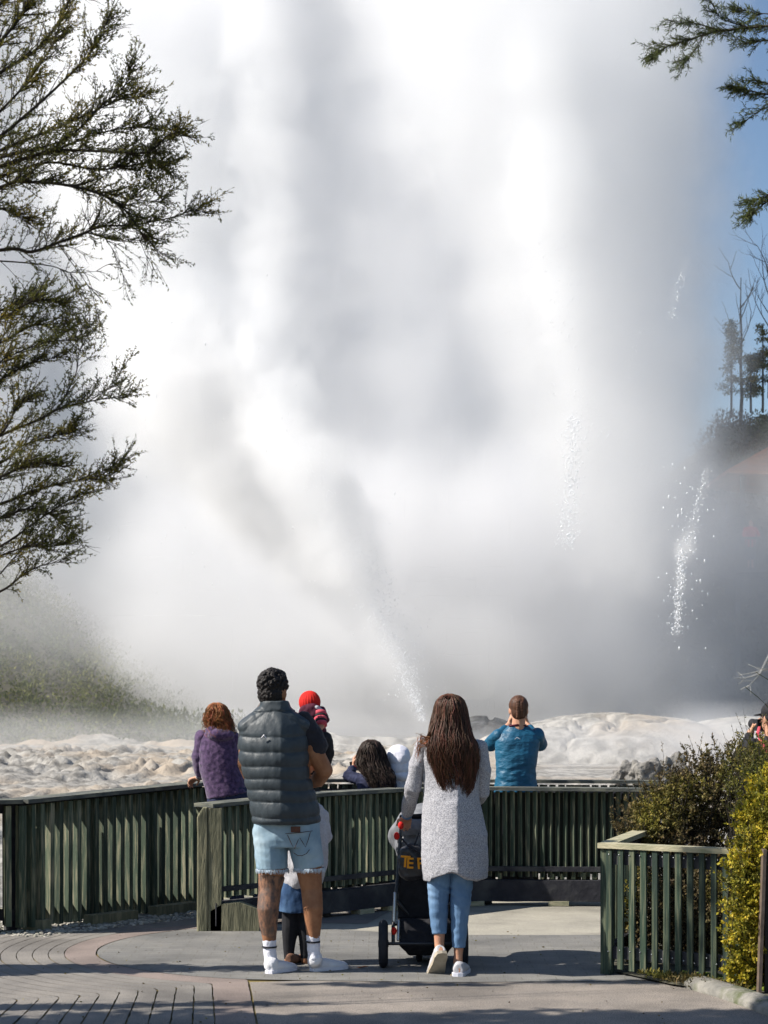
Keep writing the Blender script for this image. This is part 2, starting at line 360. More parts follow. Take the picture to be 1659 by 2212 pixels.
def grid(name, xs, ys, m):
    v = [(x, y, height(x, y)) for y in ys for x in xs]; nx = len(xs)
    i = np.arange(len(v)).reshape(len(ys), nx); f = np.stack([i[:-1, :-1], i[:-1, 1:], i[1:, 1:], i[1:, :-1]], -1).reshape(-1, 4)
    return put(name, mesh_np(np.array(v), f), m)
M['sinter'] = mat('silica_sinter', (.335, .318, .29), (.15, .142, .128), 2.4, .95, .035, 9, c3=(.33, .275, .215), s3=.35, detail=10, lo=.42, hi=.60)
M['soil'] = mat('dry_soil', (.12, .11, .08), (.06, .06, .045), .8, .95, .05, 2)
xs = sorted(set(np.round(np.concatenate([np.linspace(-11, 12, 300)]), 3))); ys = list(np.concatenate([np.linspace(16.8, 30, 130, endpoint=False), np.linspace(30, 58, 170)]))
tag(grid('sinter_terrace', xs, ys, M['sinter']), kind='structure')
# the sheet that carries everything out to the horizon, with a hole where the terrace lies
xs = sorted(set([round(float(x), 3) for x in np.r_[np.linspace(-400, -30, 12), np.linspace(-30, -11, 20), np.linspace(-11, 12, 24), np.linspace(12, 30, 20), np.linspace(30, 400, 12)]]))
ys = [round(float(y), 3) for y in np.r_[np.linspace(-60, 10, 8), np.linspace(12, 16.8, 8), np.linspace(17.8, 57, 26), 58, np.linspace(59.5, 90, 30), np.linspace(95, 600, 22)]]
v = [(x, y, height(x, y) if y < 200 else 1.5) for y in ys for x in xs]; nx = len(xs); f = []
for j in range(len(ys)-1):
    for i in range(nx-1):
        if xs[i] >= -11 and xs[i+1] <= 12 and ys[j] >= 16.8 and ys[j+1] <= 58: continue
        f.append((j*nx+i, j*nx+i+1, (j+1)*nx+i+1, (j+1)*nx+i))
tag(put('ground', mesh_np(v, f), M['soil']), kind='structure')

# gravel apron under the left fence, real pebbles
def pebbles(name, n, xr, fy, m, rr=(.006, .022), seed=1):
    r = random.Random(seed); s = Sh()
    for _ in range(n):
        x, y, z = fy(r); q = r.uniform(*rr); s.ell((x, y, z), (q*r.uniform(.8, 1.4), q, q*.55), 6, 4, Matrix.Rotation(r.uniform(0, 3), 3, 'Z'))
    o = put(name, s.me(), m); tag(o, kind='stuff'); return o
M['pebble'] = mat('pale_pebble', (.42, .40, .34), (.22, .21, .18), 6, .9, .004, 60, island=.4)
def apron(r):
    t = r.random(); a = Vector((-2.75, 13.35, 0)).lerp(Vector((-1.35, 15.1, 0)), t); o = r.uniform(-.45, .5)
    return a.x+o*.75, a.y-o*.6, -.005+r.uniform(-.01, .012)
flat('gravel_bed', [(-3.6, 12.6), (-2.3, 13.0), (-1.2, 13.9), (-1.25, 13.75), (-.8, 16.3), (-2.2, 16.5), (-3.6, 14)], -.003, M['gravel'])
pebbles('pebbles', 4200, None, apron, M['pebble'])
def tri(r): t = r.random(); return -3.2+1.2*t+r.uniform(-.15, .15), 12.2+.5*t+r.uniform(-.55, .25), .004

# kerb at lower right
kp = [V(1478, 2133, 6637/(2133-1518)), V(1520, 2146, 6637/(2146-1518)), V(1560, 2158, 6637/640), V(1600, 2172, 6637/654), V(1659, 2196, 6637/678), V(1760, 2260, 6637/742)]
rings = []
for i, p in enumerate(kp):
    t = (kp[min(i+1, 5)]-kp[max(i-1, 0)]); t.z = 0; t.normalize(); nx_ = Vector((-t.y, t.x, 0)); rings.append([Vector((p.x, p.y, 0))+nx_*a+Vector((0, 0, b)) for a, b in ((0, -.05), (.0, .03), (.035, .055), (.12, .06), (.15, .04), (.15, -.05))])
k = Sh(); k.ring_loft([[tuple(q) for q in r] for r in rings]); kr = put('kerb', k.me(), M['concrete']); tag(kr, kind='structure')
flat('planting_bed', [(1.32, 11.45), (1.62, 10.84), (1.9, 10.55), (2.2, 10.25), (2.9, 9.6), (8, 9.4), (8, 14), (1.7, 13.2)], .012, M['soil'])
s = Sh()
r = random.Random(5)
for _ in range(420):
    x = r.uniform(1.75, 2.35); y = 10.98-(x-1.75)*.85+r.uniform(-.10, .28); s.ell((x, y, .018), (r.uniform(.015, .04), .03, .018), 7, 4)
tag(put('moss', s.me(), M['moss']), kind='stuff')

# ================================================================ FENCES
def slat_panel(a, b, ztop, zbot, pitch, w, dep, yaw, jitter=.15):
    s = Sh(); a = Vector(a); b = Vector(b); L = (b-a).length; n = int(L/pitch); t = (b-a)/L; ang = math.atan2(t.y, t.x)
    for i in range(n+1):
        q = i/max(1, n); p = a.lerp(b, q); j = random.uniform(-1, 1)*jitter*.1
        zt = ztop[0]+(ztop[1]-ztop[0])*q; zb = zbot[0]+(zbot[1]-zbot[0])*q+random.uniform(-.006, .006)
        R = Matrix.Rotation(ang+yaw+j, 3, 'Z') @ Matrix.Rotation(random.uniform(-.006, .006), 3, 'Y')
        s.box((p.x, p.y, (zt+zb)/2), (w/2*random.uniform(.92, 1.05), dep/2, (zt-zb)/2), M3=R)
    return s.me()
M['slat_back'] = mat('gap_shade_back_slat', (.035, .04, .033), (.02, .024, .02), 5, .8, .002, 40, island=.4, stretch=(6, 6, .5))  # back row coloured darker than the front slats, standing in for shade in the gaps
# left fence, running away to the right, then the rear fence
A0 = V(-70, 1733, 13.25); A1 = V(45, 1731, 13.4); A2 = V(446, 1692, 15.2)
def zfor(v, d): return 1.6+(1518-v)/F*d
f1 = thing('slatted_fence', (A1.x, A1.y, 0), 'dark slatted timber fence on the left rising towards the purple hoodie', 'fence')
for (p, q, zb) in ((A0, A1, (.04, .04)), (A1, A2, (.03, .0))):
    a = Vector((p.x, p.y, 0)); b = Vector((q.x, q.y, 0))
    put('slat_panel', slat_panel(a, b, (p.z-.03, q.z-.03), zb, .0925 if q is A2 else .085, .042, .064, 0), M['slat'], f1, False)
    n = (b-a).normalized().cross(Vector((0, 0, 1)))
    if q is A1: put('back_slat_panel', slat_panel(a-n*.12, b-n*.12, (p.z-.035, q.z-.035), zb, .07, .055, .02, 0), M['slat_back'], f1, False)
    s = Sh(); s.beam(p-n*.045, q-n*.045, .23, .028); put('top_rail', s.me(), M['rail'], f1, False)
    s = Sh(); s.beam(Vector((p.x, p.y, p.z-.05))-n*.055, Vector((q.x, q.y, q.z-.05))-n*.055, .03, .07); put('upper_rail', s.me(), M['plinth'], f1, False)
    s = Sh(); s.beam(Vector((p.x, p.y, .14))-n*.055, Vector((q.x, q.y, .11))-n*.055, .03, .08); put('lower_rail', s.me(), M['plinth'], f1, False)
for q in (0.02, .31, .63, .93):
    p = A1.lerp(A2, q); n = (A2-A1).normalized().cross(Vector((0, 0, 1))); n.z = 0
    s = Sh(); s.box((p.x-n.x*.12, p.y-n.y*.12, .33), (.045, .045, .5), .6); put('post', s.me(), M['plinth'], f1, False)
# short mossy stubs of timber edging under the left fence
for i, (u, v, d, wd) in enumerate(((80, 2003, 13.55, .2), (240, 1985, 14.0, .45), (375, 1968, 14.6, .45))):
    s = Sh(); c = V(u, v, d); s.box((c.x, c.y, .015), (wd/2, .05, .055), .9 if i else .2); o = put('edging_board', s.me(), M['post'], smooth=False, origin=(c.x, c.y, 0))
    tag(o, ['short green edging board beneath the left end of the left fence', 'mossy edging board under the middle of the left fence', 'edging board under the left fence nearest the mossy post'][i], 'edging board')
B1 = V(700, 1686, 15.9); B2 = V(900, 1686, 16.2); B3 = V(1420, 1689, 16.1)
f2 = thing('slatted_fence', (B1.x, B1.y, 0), 'farthest slatted fence behind the children and the blue jacket, mostly its top rail', 'fence')
for (p, q) in ((A2, B1), (B1, B2), (B2, B3)):
    a = Vector((p.x, p.y+.02, 0)); b = Vector((q.x, q.y, 0))
    put('slat_panel', slat_panel(a, b, (p.z-.03, q.z-.03), (.05, .05), .085, .034, .05, 0), M['slat'], f2, False)
    put('back_slat_panel', slat_panel(a+Vector((0, .12, 0)), b+Vector((0, .12, 0)), (p.z-.035, q.z-.035), (.05, .05), .07, .055, .02, 0), M['slat_back'], f2, False)
    s = Sh(); s.beam(p+Vector((.0, .004, 0)), q, .15, .026); put('top_rail', s.me(), M['rail'], f2, False)
    s = Sh(); s.beam(Vector((p.x, p.y-.05, p.z-.10)), Vector((q.x, q.y-.05, q.z-.10)), .03, .07); put('upper_rail', s.me(), M['plinth'], f2, False)
# middle fence from the mossy post round behind the couple to the right
C = [V(450, 1740, 13.5), V(700, 1715, 14.35), V(868, 1706, 15.0), V(1050, 1703, 15.25), V(1420, 1706, 15.15)]
f3 = thing('slatted_fence', (C[2].x, C[2].y, 0), 'long green slatted fence on dark sleepers, from the mossy post to behind the brown bush', 'fence')
for i in range(4):
    p, q = C[i], C[i+1]; a = Vector((p.x, p.y, 0)); b = Vector((q.x, q.y, 0)); t = (b-a).normalized(); n = Vector((t.y, -t.x, 0))
    put('slat_panel', slat_panel(a+t*.03, b-t*.01, (p.z-.02, q.z-.02), (.22, .22), .058 if i > 1 else .074, .014 if i > 1 else .032, .044 if i > 1 else .056, .62 if i > 1 else 0), M['slat'], f3, False)
    if i > 1: put('back_slat_panel', slat_panel(a-n*.11+t*.04, b-n*.11, (p.z-.035, q.z-.035), (.24, .24), .062, .05, .02, 0), M['slat_back'], f3, False)
    s = Sh(); s.beam(p-t*.01-n*(.01 if i > 1 else .04), q+t*.01-n*(.01 if i > 1 else .04), (.185 if i > 1 else .20)+.001*i, .026); put('top_rail', s.me(), M['rail'], f3, False)
    s = Sh(); s.beam(a+Vector((0, 0, .285))+n*.03, b+Vector((0, 0, .285))+n*.03, .03, .035+.001*i); put('lower_rail', s.me(), M['plinth'], f3, False)
    s = Sh(); s.beam(a+Vector((0, 0, .115))+n*.02, b+Vector((0, 0, .115))+n*.02, .12, .16+.002*i); o = put('plinth_beam', s.me(), M['plinth'], f3, False)
    for j in range(1, 3):
        c = a.lerp(b, j/2.6+.04); s = Sh(); s.box((c.x+n.x*.05, c.y+n.y*.05, .018), (.08, .05, .018), math.atan2(t.y, t.x)); put('packing_block', s.me(), M['rail_pale'], f3, False)
for i in range(1, 4):
    c = C[i]; s = Sh(); s.box((c.x, c.y+.07, .45), (.04, .04, .46), .3); put('post', s.me(), M['plinth'], f3, False)
p = C[0]
s = Sh(); s.ring_loft([[(p.x-.075, p.y-.055, -.01), (p.x+.0, p.y-.055, -.01), (p.x+.0, p.y+.06, -.01), (p.x-.075, p.y+.06, -.01)], [(p.x-.075, p.y-.055, .80), (p.x, p.y-.055, .80), (p.x, p.y+.06, .80), (p.x-.075, p.y+.06, .80)], [(p.x-.035, p.y-.055, .868), (p.x, p.y-.055, .868), (p.x, p.y+.06, .868), (p.x-.035, p.y+.06, .868)]])
o = put('end_post', s.remesh(.008, 1, wrinkle(.004, 14, (1, 1, .3))), M['post'], f3)
s = Sh(); s.box((p.x+.05, p.y-.02, .43), (.045, .03, .43)); put('end_board', s.me(), M['post'], f3, False)
s = Sh(); s.ring_loft([[(p.x+.02+q*.17, p.y-.05+e*.0, z) for (q, z) in ((0, .0), (1.4, .0), (2, .0), (2, .15), (1.2, .2), (.5, .19), (0, .14))] for e in (0,)]+[[(p.x+.02+q*.17, p.y+.07, z) for (q, z) in ((0, .0), (1.4, .0), (2, .0), (2, .15), (1.2, .2), (.5, .19), (0, .14))]])
put('rounded_sleeper', s.me(), M['post'], f3, False)
# right front fence with its return
D0 = V(1312, 1826, 11.33); D1 = V(1680, 1843, 10.72); D2 = Vector((D0.x+.34, D0.y+1.1, D0.z))
f4 = thing('slatted_fence', (D0.x, D0.y, 0), 'low near fence of green slats with a pale wooden top rail beside the yellow bush', 'fence')
for (p, q, pt, wd) in ((D0, D1, .07, .036), (D0, D2, .075, .036)):
    a = Vector((p.x, p.y, 0)); b = Vector((q.x, q.y, 0)); t = (b-a).normalized(); n = Vector((t.y, -t.x, 0)) if q is D1 else Vector((-t.y, t.x, 0))
    o_ = n*.03
    put('slat_panel', slat_panel(a+o_+t*.03, b+o_, (p.z-.018, q.z-.018), (.035, .03), pt, wd, .018, 0, .05), M['slat_front'], f4, False)
    s = Sh(); s.beam(p-t*(.04 if q is D1 else -.05), q, .10 if q is D1 else .098, .03); put('top_rail', s.me(), M['rail_pale'], f4, False)
    s = Sh(); s.beam(Vector((p.x, p.y, p.z-.075)), Vector((q.x, q.y, q.z-.075)), .035, .07); put('upper_rail', s.me(), M['plinth'], f4, False)
    s = Sh(); s.beam(Vector((p.x, p.y, .13)), Vector((q.x, q.y, .13)), .035, .07); put('lower_rail', s.me(), M['plinth'], f4, False)
    if q is D1:
        s = Sh(); k = int((b-a).length/pt)
        for i in range(k+1):
            c = (a+o_+t*.03).lerp(b+o_, i/k)+n*.011
            for z in (p.z-.05, .13+random.uniform(-.02, .02)): s.ell((c.x+random.uniform(-.004, .004), c.y, z), (.0045, .003, .0045), 6, 4)
        tag(put('nail_heads', s.me(), M['steel'], f4), kind='stuff')
s = Sh(); s.box((D0.x-.0, D0.y+.0, D0.z/2-.01), (.03, .03, D0.z/2-.012), -.6); put('corner_post', s.me(), M['slat_front'], f4, False)

# dark board at the right edge
c = V(1645, 2150, 10.5)
sb = thing('board', (c.x, c.y, 0), 'dark brown upright board with a rusty edge at the right side by the kerb', 'board')
s = Sh(); s.box((c.x+.22, c.y+.02, .40), (.20, .012, .385)); put('panel', s.me(), mat('dark_panel', (.03, .022, .018), (.018, .014, .012), 9, .6), sb, False)
s = Sh(); s.box((c.x+.0, c.y, .40), (.009, .03, .40), 0, Matrix.Rotation(.035, 3, 'Y')); put('edge_post', s.me(), mat('rusty_steel', (.16, .12, .095), (.09, .065, .05), 14, .6), sb, False)
# ================================================================ PEOPLE
def hand(s, wr, d, pn, side, k=1.0, curl=.5, ref=None):
    """palm, four unequal bent fingers and a thumb leaving the side of the palm; d: pointing direction, pn: palm normal"""
    d = Vector(d).normalized(); pn = Vector(pn); pn = (pn-d*pn.dot(d)).normalized(); sd = d.cross(pn)*side; wr = Vector(wr)
    s.tube([wr-d*.02*k, wr+d*.03*k, wr+d*.075*k], [(.024*k, .017*k), (.036*k, .016*k), (.039*k, .014*k)], 12, ref=sd)
    for i, (L, o, c0) in enumerate(((.070, -.029, 0), (.080, -.010, .1), (.074, .010, .15), (.056, .028, .25))):
        p = wr+d*(.075-.004*abs(i-1))*k-sd*o*k*1.0; a = (curl+c0*curl)*.5; pts = [p-d*.02*k]
        for q, f in enumerate((.44, .31, .25)):
            dr = d*math.cos(a)+pn*math.sin(a)-sd*o*(2.2-curl); pts.append(pts[-1]+dr.normalized()*(L*f*k+(.02*k if q == 0 else 0))); a += curl*1.1
        s.tube(pts, [.0088*k, .0085*k, .0076*k, .0062*k], 8)
    p = wr+d*.022*k+sd*.026*k
    q = p+(d*.6+sd*.75+pn*.25).normalized()*.036*k; s.tube([p-sd*.008, q, q+(d*.85+sd*.2+pn*(.3+curl*.4)).normalized()*.038*k], [.0125*k, .0105*k, .0085*k], 8)
def head(s, c, yaw=0, k=1.0, pitch=0):
    R = Matrix.Rotation(yaw, 3, 'Z') @ Matrix.Rotation(pitch, 3, 'X'); c = Vector(c); f = lambda x, y, z: c+R @ Vector((x*k, y*k, z*k))
    s.ell(f(0, -.006, .018), (.074*k, .092*k, .100*k), 18, 14, R); s.ell(f(0, .03, -.045), (.056*k, .058*k, .066*k), 14, 10, R)
    s.ell(f(0, .063, -.078), (.028*k, .022*k, .02*k), 10, 8, R)
    s.tube([f(0, .078, .02), f(0, .092, -.006), f(0, .102, -.024)], [(.008*k, .008*k), (.011*k, .01*k), (.015*k, .012*k)], 8)
    s.ell(f(0, .082, -.052), (.024*k, .01*k, .006*k), 8, 6, R); s.ell(f(0, .08, -.063), (.02*k, .01*k, .006*k), 8, 6, R)
    for e in (-1, 1):
        s.ell(f(.075*e, -.006, -.008), (.008*k, .018*k, .031*k), 10, 8, R @ Matrix.Rotation(-.35*e, 3, 'Z'))
    s.tube([f(0, -.02, -.04), f(0, -.03, -.15)], [.052*k, .058*k], 12)
    return R, f
def eyes(parent, R, f, k):
    for e in (-1, 1):
        s = Sh(); s.ell(f(.031*e, .079, .012), (.012*k, .008*k, .007*k), 10, 8, R); put('eye', s.me(), M['eye'], parent)
def foot(s, heel, yaw, k=1.0, pitch=0, cover=0.0):
    """a foot or shoe pointing along yaw (0 = away from the camera)"""
    R = Matrix.Rotation(yaw, 3, 'Z') @ Matrix.Rotation(pitch, 3, 'X'); h = Vector(heel); c = cover
    pr = [(-.002, .022, .026, .04), (.03, .031, .037, .044), (.08, .034, .034, .04), (.14, .043, .030, .033), (.19, .046, .024, .026), (.235, .038, .019, .021), (.262, .018, .012, .017)]
    rings = []
    for (y, a, b, z) in pr:
        rings.append([tuple(h+R @ Vector(((a+c)*math.cos(t)*k, y*k*(1+c*2), max((z+(b+c)*math.sin(t)*1.05)*k, .004*k)))) for t in [2*PI*j/14 for j in range(14)]])
    s.ring_loft(rings)
    return R
def sole(h, yaw, k, m, parent, pitch=0, c=.006, th=.022):
    R = Matrix.Rotation(yaw, 3, 'Z') @ Matrix.Rotation(pitch, 3, 'X'); h = Vector(h)
    out = [(-.014, .0), (-.008, .024), (.03, .036), (.09, .036), (.15, .046), (.20, .049), (.245, .038), (.272, .014), (.276, 0)]
    o2 = [(y*k*(1+c*2), x*k+(c if x else 0)) for y, x in out]; P = [(x, y) for y, x in o2]+[(-x, y) for y, x in reversed(o2[1:-1])]
    s = Sh(); s.ring_loft([[tuple(h+R @ Vector((x, y, z))) for x, y in P] for z in (.0, th*k)]); put('shoe_sole', s.me(), m, parent, False)
def strands(rings, N, mt, parent, name='hair', base=.9, rr=(.86, 1.06), r0=.0032, rag=.22, wave=.006, seed=1, tmin=0., sides=3, back=True, curl=0, basemat=None):
    """hair: a core with hundreds of separate locks lying on it; rings are (cx, cy, z, rx, ry) from the crown down"""
    rg = random.Random(seed); n = len(rings)
    def at(t):
        t = min(max(t, 0), n-1.001); i = int(t); q = t-i; a, b = rings[i], rings[i+1]; return [a[j]+(b[j]-a[j])*q for j in range(5)]
    s = Sh(); s.rings([(a, b, c, d*base, e*base) for a, b, c, d, e in rings[:max(3, int(n*(1-rag)))]], 20, 2.0)
    segs = []
    for i in range(N):
        th = rg.uniform(0, 2*PI); f0 = rg.uniform(*rr); t0 = rg.uniform(0, tmin+.6); t1 = (n-1)*(1-rag*rg.random()**1.6); K = 14; pts = []; ph = rg.uniform(0, 9); w_ = wave*rg.uniform(.4, 1.6)
        for k in range(K+1):
            t = t0+(t1-t0)*k/K; x, y, z, a, b = at(t); q = k/K; th2 = th+.25*mn.noise(Vector((ph, t*.5, 0)))
            cx = w_*math.sin(ph+t*(1.1+curl))*q; pts.append(Vector((x+a*f0*math.cos(th2)+cx, y+b*f0*math.sin(th2)+w_*math.cos(ph*2+t*(1+curl))*q, z)))
        segs.append((pts, r0*rg.uniform(.6, 1.3), r0*.25))
    v, f = twig_tubes(segs, sides); b = len(s.v); s.v += [tuple(p) for p in v]; s.f += [tuple(int(b+i) for i in q) for q in f]
    return put(name, s.me(), mt, parent)
def RG(d, rows):
    """rows traced from the photo: (left u, right u, v, half depth[, dy]) at distance d -> rings"""
    o = []
    for r in rows:
        dy = r[4] if len(r) > 4 else 0; a = V(r[0], r[2], d+dy); b = V(r[1], r[2], d+dy); o.append(((a.x+b.x)/2, d+dy, a.z, (b.x-a.x)/2, r[3]))
    return o
def person(loc, label, group=None): return thing('person', (loc[0], loc[1], 0), label, 'person', group)

# ---------------------------------------------------------------- the man
d = 11.4
def P(u, v, dy=0): return V(u, v, d+dy)
T = person(P(625, 2098), 'man in dark quilted vest and pale cut-off denim shorts with tattooed calf, carrying the toddler')
s = Sh()
R, f = head(s, P(591, 1497, .01), -.45, 1.03, .0)
s.tube([P(593, 1530), P(594, 1566)], [.062, .075]); s.rings(RG(d, [(575, 612, 1552, .07), (540, 650, 1578, .09), (532, 668, 1620, .11), (545, 672, 1690, .10), (556, 680, 1750, .11), (556, 684, 1800, .12)]))
s.tube([P(640, 1580), P(664, 1592), P(683, 1632), P(701, 1664, .03)], [.06, .066, .056, .050]); s.tube([P(701, 1664, .03), P(688, 1684, .14), P(668, 1694, .24)], [.050, .046, .031]); hand(s, P(666, 1695, .25), P(645, 1690, .33)-P(666, 1695, .25), (0, -.2, 1), 1, 1.05, .7)
s.tube([P(548, 1580), P(535, 1600), P(529, 1650, .06)], [.055, .052, .043]); s.tube([P(529, 1650, .06), P(538, 1675, .2), P(560, 1690, .26)], [.045, .04, .029]); hand(s, P(562, 1690, .27), (1, .15, 0), (0, -.2, 1), -1, 1.05, .7)
LL = [P(588, 1790), P(586, 1850, .02), P(587, 1884, .03), P(583, 1922, .02), P(579, 1965, -.01), P(580, 2005, -.0), P(583, 2045), P(585, 2078)]
RL = [P(652, 1790), P(662, 1850, .02), P(668, 1884, .02), P(673, 1922, .02), P(676, 1962, -.01), P(677, 2000), P(677, 2040), P(678, 2068)]
rad = [(.098, .11), (.09, .098), (.079, .085), (.066, .07), (.063, .073), (.05, .054), (.034, .038), (.034, .04)]
s.tube(LL, rad, 16); s.tube(RL, [(a*.96, b) for a, b in rad], 16)
hl = Vector((P(583, 2100).x, 11.34, 0)); hr = Vector((P(676, 2090).x, 11.44, 0))
foot(s, hl, -.62, .88); foot(s, hr, -.95, .80)
body = put('body', s.remesh(.006, 3), M['tan_skin'], T)
eyes(T, R, f, 1.03)
s = Sh(); s.tube([LL[2]+Vector((0, 0, -.02)), LL[3], LL[4], LL[5], LL[6]+Vector((0, 0, .03))], [(r[0]+.0025, r[1]+.0025) for r in rad[2:7]], 18, round_ends=False)
put('tattoo_sleeve', s.remesh(.007, 2), M['tattoo'], T)
s = Sh()  # short dark curls, shaved towards the neck
s.ell(f(0, -.012, .045), (.083, .096, .088), 20, 14, R); s.ell(f(0, -.042, -.004), (.078, .066, .082), 18, 12, R); s.ell(f(0, .02, .095), (.068, .07, .045), 14, 10, R)
rg = random.Random(3)
for _ in range(420):
    a = rg.uniform(0, 2*PI); e = rg.uniform(-.3, 1.5); q_ = rg.uniform(.006, .011); s.ell(f(.082*math.cos(a)*math.cos(e), -.014+.094*math.sin(a)*math.cos(e), .050+.088*math.sin(e)), (q_, q_, q_), 7, 5)
put('hair', s.remesh(.004, 0, wrinkle(.006, 75)), M['black_hair'], T)
vest_rows = [(563, 624, 1514, .066, .0), (560, 628, 1528, .072, 0), (556, 632, 1541, .075, 0), (540, 645, 1553, .09), (522, 662, 1566, .105), (515, 668, 1585, .125), (515, 668, 1612, .14), (517, 668, 1640, .145), (525, 668, 1670, .142), (532, 676, 1700, .14), (538, 685, 1730, .145), (543, 690, 1755, .15), (546, 691, 1772, .145), (549, 688, 1777, .13)]
seams = [V(0, q, d).z for q in (1536, 1592, 1624, 1655, 1682, 1706, 1731, 1764, 1790)]
def puff(c, q):
    rx_ = (c.x-P(600, 1).x)/.22; return puff0(c, q)+Vector((0, -.045*max(0, 1-abs(rx_-.12)*1.1)*(1 if c.y < d else 0), 0))
def puff0(c, q):
    z = c.z-.05*(c.x-P(590, 1600).x)**2*3+.014*mn.noise(Vector((c.x*6, c.y*6, c.z*3)))
    for a, b in zip(seams, seams[1:]):
        if b <= z <= a:
            t = (a-z)/(a-b); k = math.sqrt(max(0, math.sin(PI*t)));
            w = mn.noise(Vector((c.x*18, c.y*18, c.z*7+c.x*9)))*.7+mn.noise(Vector((c.x*36+c.z*20, c.y*36, c.z*14)))*.35
            low = sst(1.0, .72, c.z) if True else 0
            return q*(.011*k-.006+(.007+.009*low)*w*(1.2-k*.6))
    return q*.003*mn.noise(c*30)
s = Sh(); s.rings(RG(d, vest_rows), 32, 2.5)
s.tube([P(566, 1543), P(534, 1572)], [(.05, .075), (.055, .085)]); s.tube([P(618, 1543), P(655, 1568)], [(.05, .075), (.05, .08)])
vest = put('quilted_vest', s.remesh(.006, 2, puff), M['vest'], T)
s = Sh(); c = P(570, 1592, -.168); s.tube([c+Vector((-.012, 0, -.004)), c+Vector((0, -.004, .012)), c+Vector((.012, 0, -.004))], [.0042]*3, 8); sub('emblem', s.me(), M['white_cloth'], vest)
s = Sh(); s.tube([P(652, 1560), P(668, 1583), P(684, 1612)], [.066, .074, .066], 16); put('tshirt_sleeve', s.remesh(.006, 1, wrinkle(.008, 18)), M['black_cloth'], T)
s = Sh(); s.tube([P(545, 1572), P(535, 1592), P(532, 1612, .03)], [.055, .058, .054], 16); put('tshirt_sleeve', s.remesh(.006, 1, wrinkle(.007, 18)), M['black_cloth'], T)
s = Sh()  # cut-off shorts
s.rings(RG(d, [(549, 689, 1768, .125), (546, 691, 1790, .135), (547, 693, 1812, .138), (549, 694, 1828, .13)]), 28, 2.5)
s.tube([P(584, 1812), P(586, 1850), P(588, 1876)], [(.097, .125), (.098, .118), (.094, .112)], 20, round_ends=False); s.tube([P(656, 1812), P(663, 1848), P(668, 1874)], [(.098, .125), (.094, .118), (.089, .108)], 20, round_ends=False)
def shw(c, q):
    return q*(.006*mn.noise(Vector((c.x*7, c.y*7, c.z*16)))+.004*mn.noise(Vector((c.x*22+c.z*14, c.y*20, c.z*26)))*(1 if c.x < P(600, 1).x else .4))
shorts = put('denim_shorts', s.remesh(.006, 2, shw), M['denim_light'], T)
rg = random.Random(8); segs = []
for c, a, b in ((P(588, 1877), .095, .112), (P(668, 1875), .09, .109)):
    for _ in range(420):
        t = rg.uniform(0, 2*PI); p = c+Vector((a*math.cos(t), b*math.sin(t), rg.uniform(-.003, .005))); q = p+Vector((rg.uniform(-.008, .008), rg.uniform(-.006, .006), -rg.uniform(.008, .026))); segs.append(([p, (p+q)/2, q], .0018, .0009))
v, q = twig_tubes(segs, 3); sub('frayed_hem', mesh_np(v, q), M['denim_fray'], shorts)
y0 = d-.142
def back_surf(u, v): # a point just off the seat of the shorts
    p = P(u, v); x = (p.x-P(620, v).x)/.2; return Vector((p.x, d-.142*(1-abs(x)**2.6)**(1/2.6)-.012, p.z))
s = Sh(); a, b = back_surf(631, 1789), back_surf(651, 1787); s.box((a+b)/2, ((b-a).length/2, .004, .017), 0, Matrix.Rotation(.12, 3, 'Z')); sub('leather_patch', s.me(), M['leather'], shorts, False)
for ps in ([(624, 1800), (632, 1818), (638, 1830), (646, 1812), (650, 1806), (656, 1816), (662, 1826), (668, 1810), (672, 1795)], [(637, 1838), (646, 1844), (655, 1844), (664, 1840), (670, 1832)], [(620, 1797), (648, 1795), (676, 1792)]):
    s = Sh(); s.tube([back_surf(*q) for q in ps], [.0022]*len(ps), 6); sub('pocket_stitching', s.me(), M['stitch'], shorts)
for L, u0, c0, hh, yw in ((LL, 583, 2030, hl, -.62), (RL, 677, 2019, hr, -.95)):
    s = Sh(); top = P(u0, c0); s.tube([P(u0-1, c0), P(u0, c0+20), P(u0+1, c0+38), P(u0+3, c0+52)], [(.041, .045), (.039, .043), (.038, .045), (.04, .05)], 16, round_ends=False)
    sk_ = put('sock', s.remesh(.005, 1, wrinkle(.003, 40)), M['white_cloth'], T)
    s = Sh(); s.tube([P(u0-1, c0+13), P(u0-1, c0+17)], [(.044, .048), (.044, .048)], 20, round_ends=False); sub('sock_stripe', s.me(), M['black_cloth'], sk_)
    s = Sh(); foot(s, hh, yw, .88, 0, .009); s.tube([P(u0+3, c0+52), hh+Vector((.01, .03, .05))], [(.045, .05), (.043, .05)], 14)
    put('shoe', s.remesh(.005, 2, wrinkle(.003, 30)), M['white_shoe'], T); sole(hh, yw, .88, M['white_cloth'], T)

# ---------------------------------------------------------------- toddler on his arm
d = 11.66
T = person(P(675, 1600), 'toddler in a red hat and maroon hooded jacket held on the arm of the man')
s = Sh(); R, f = head(s, P(668, 1526), .5, .68)
s.rings(RG(d, [(655, 690, 1548, .06), (652, 698, 1572, .075), (655, 700, 1610, .08), (655, 702, 1640, .08)]), 20)
arm = [P(692, 1550, -.05), P(696, 1563, -.09), P(691, 1572, -.13)]; s.tube(arm, [.035, .028, .02]); hand(s, P(691, 1573, -.13), P(691, 1592, -.16)-P(691, 1573, -.13), (-1, 0, 0), 1, .62, .6)
s.tube([P(660, 1560, .05), P(655, 1590, .1)], [.03, .025]); hand(s, P(655, 1592, .1), (0, .1, -1), (1, 0, 0), 1, .6, .6)
s.tube([P(690, 1640), P(694, 1665, .05), P(690, 1690, .02)], [.05, .04, .03]); s.tube([P(668, 1640), P(664, 1665, .1), P(664, 1690, .1)], [.05, .04, .03])
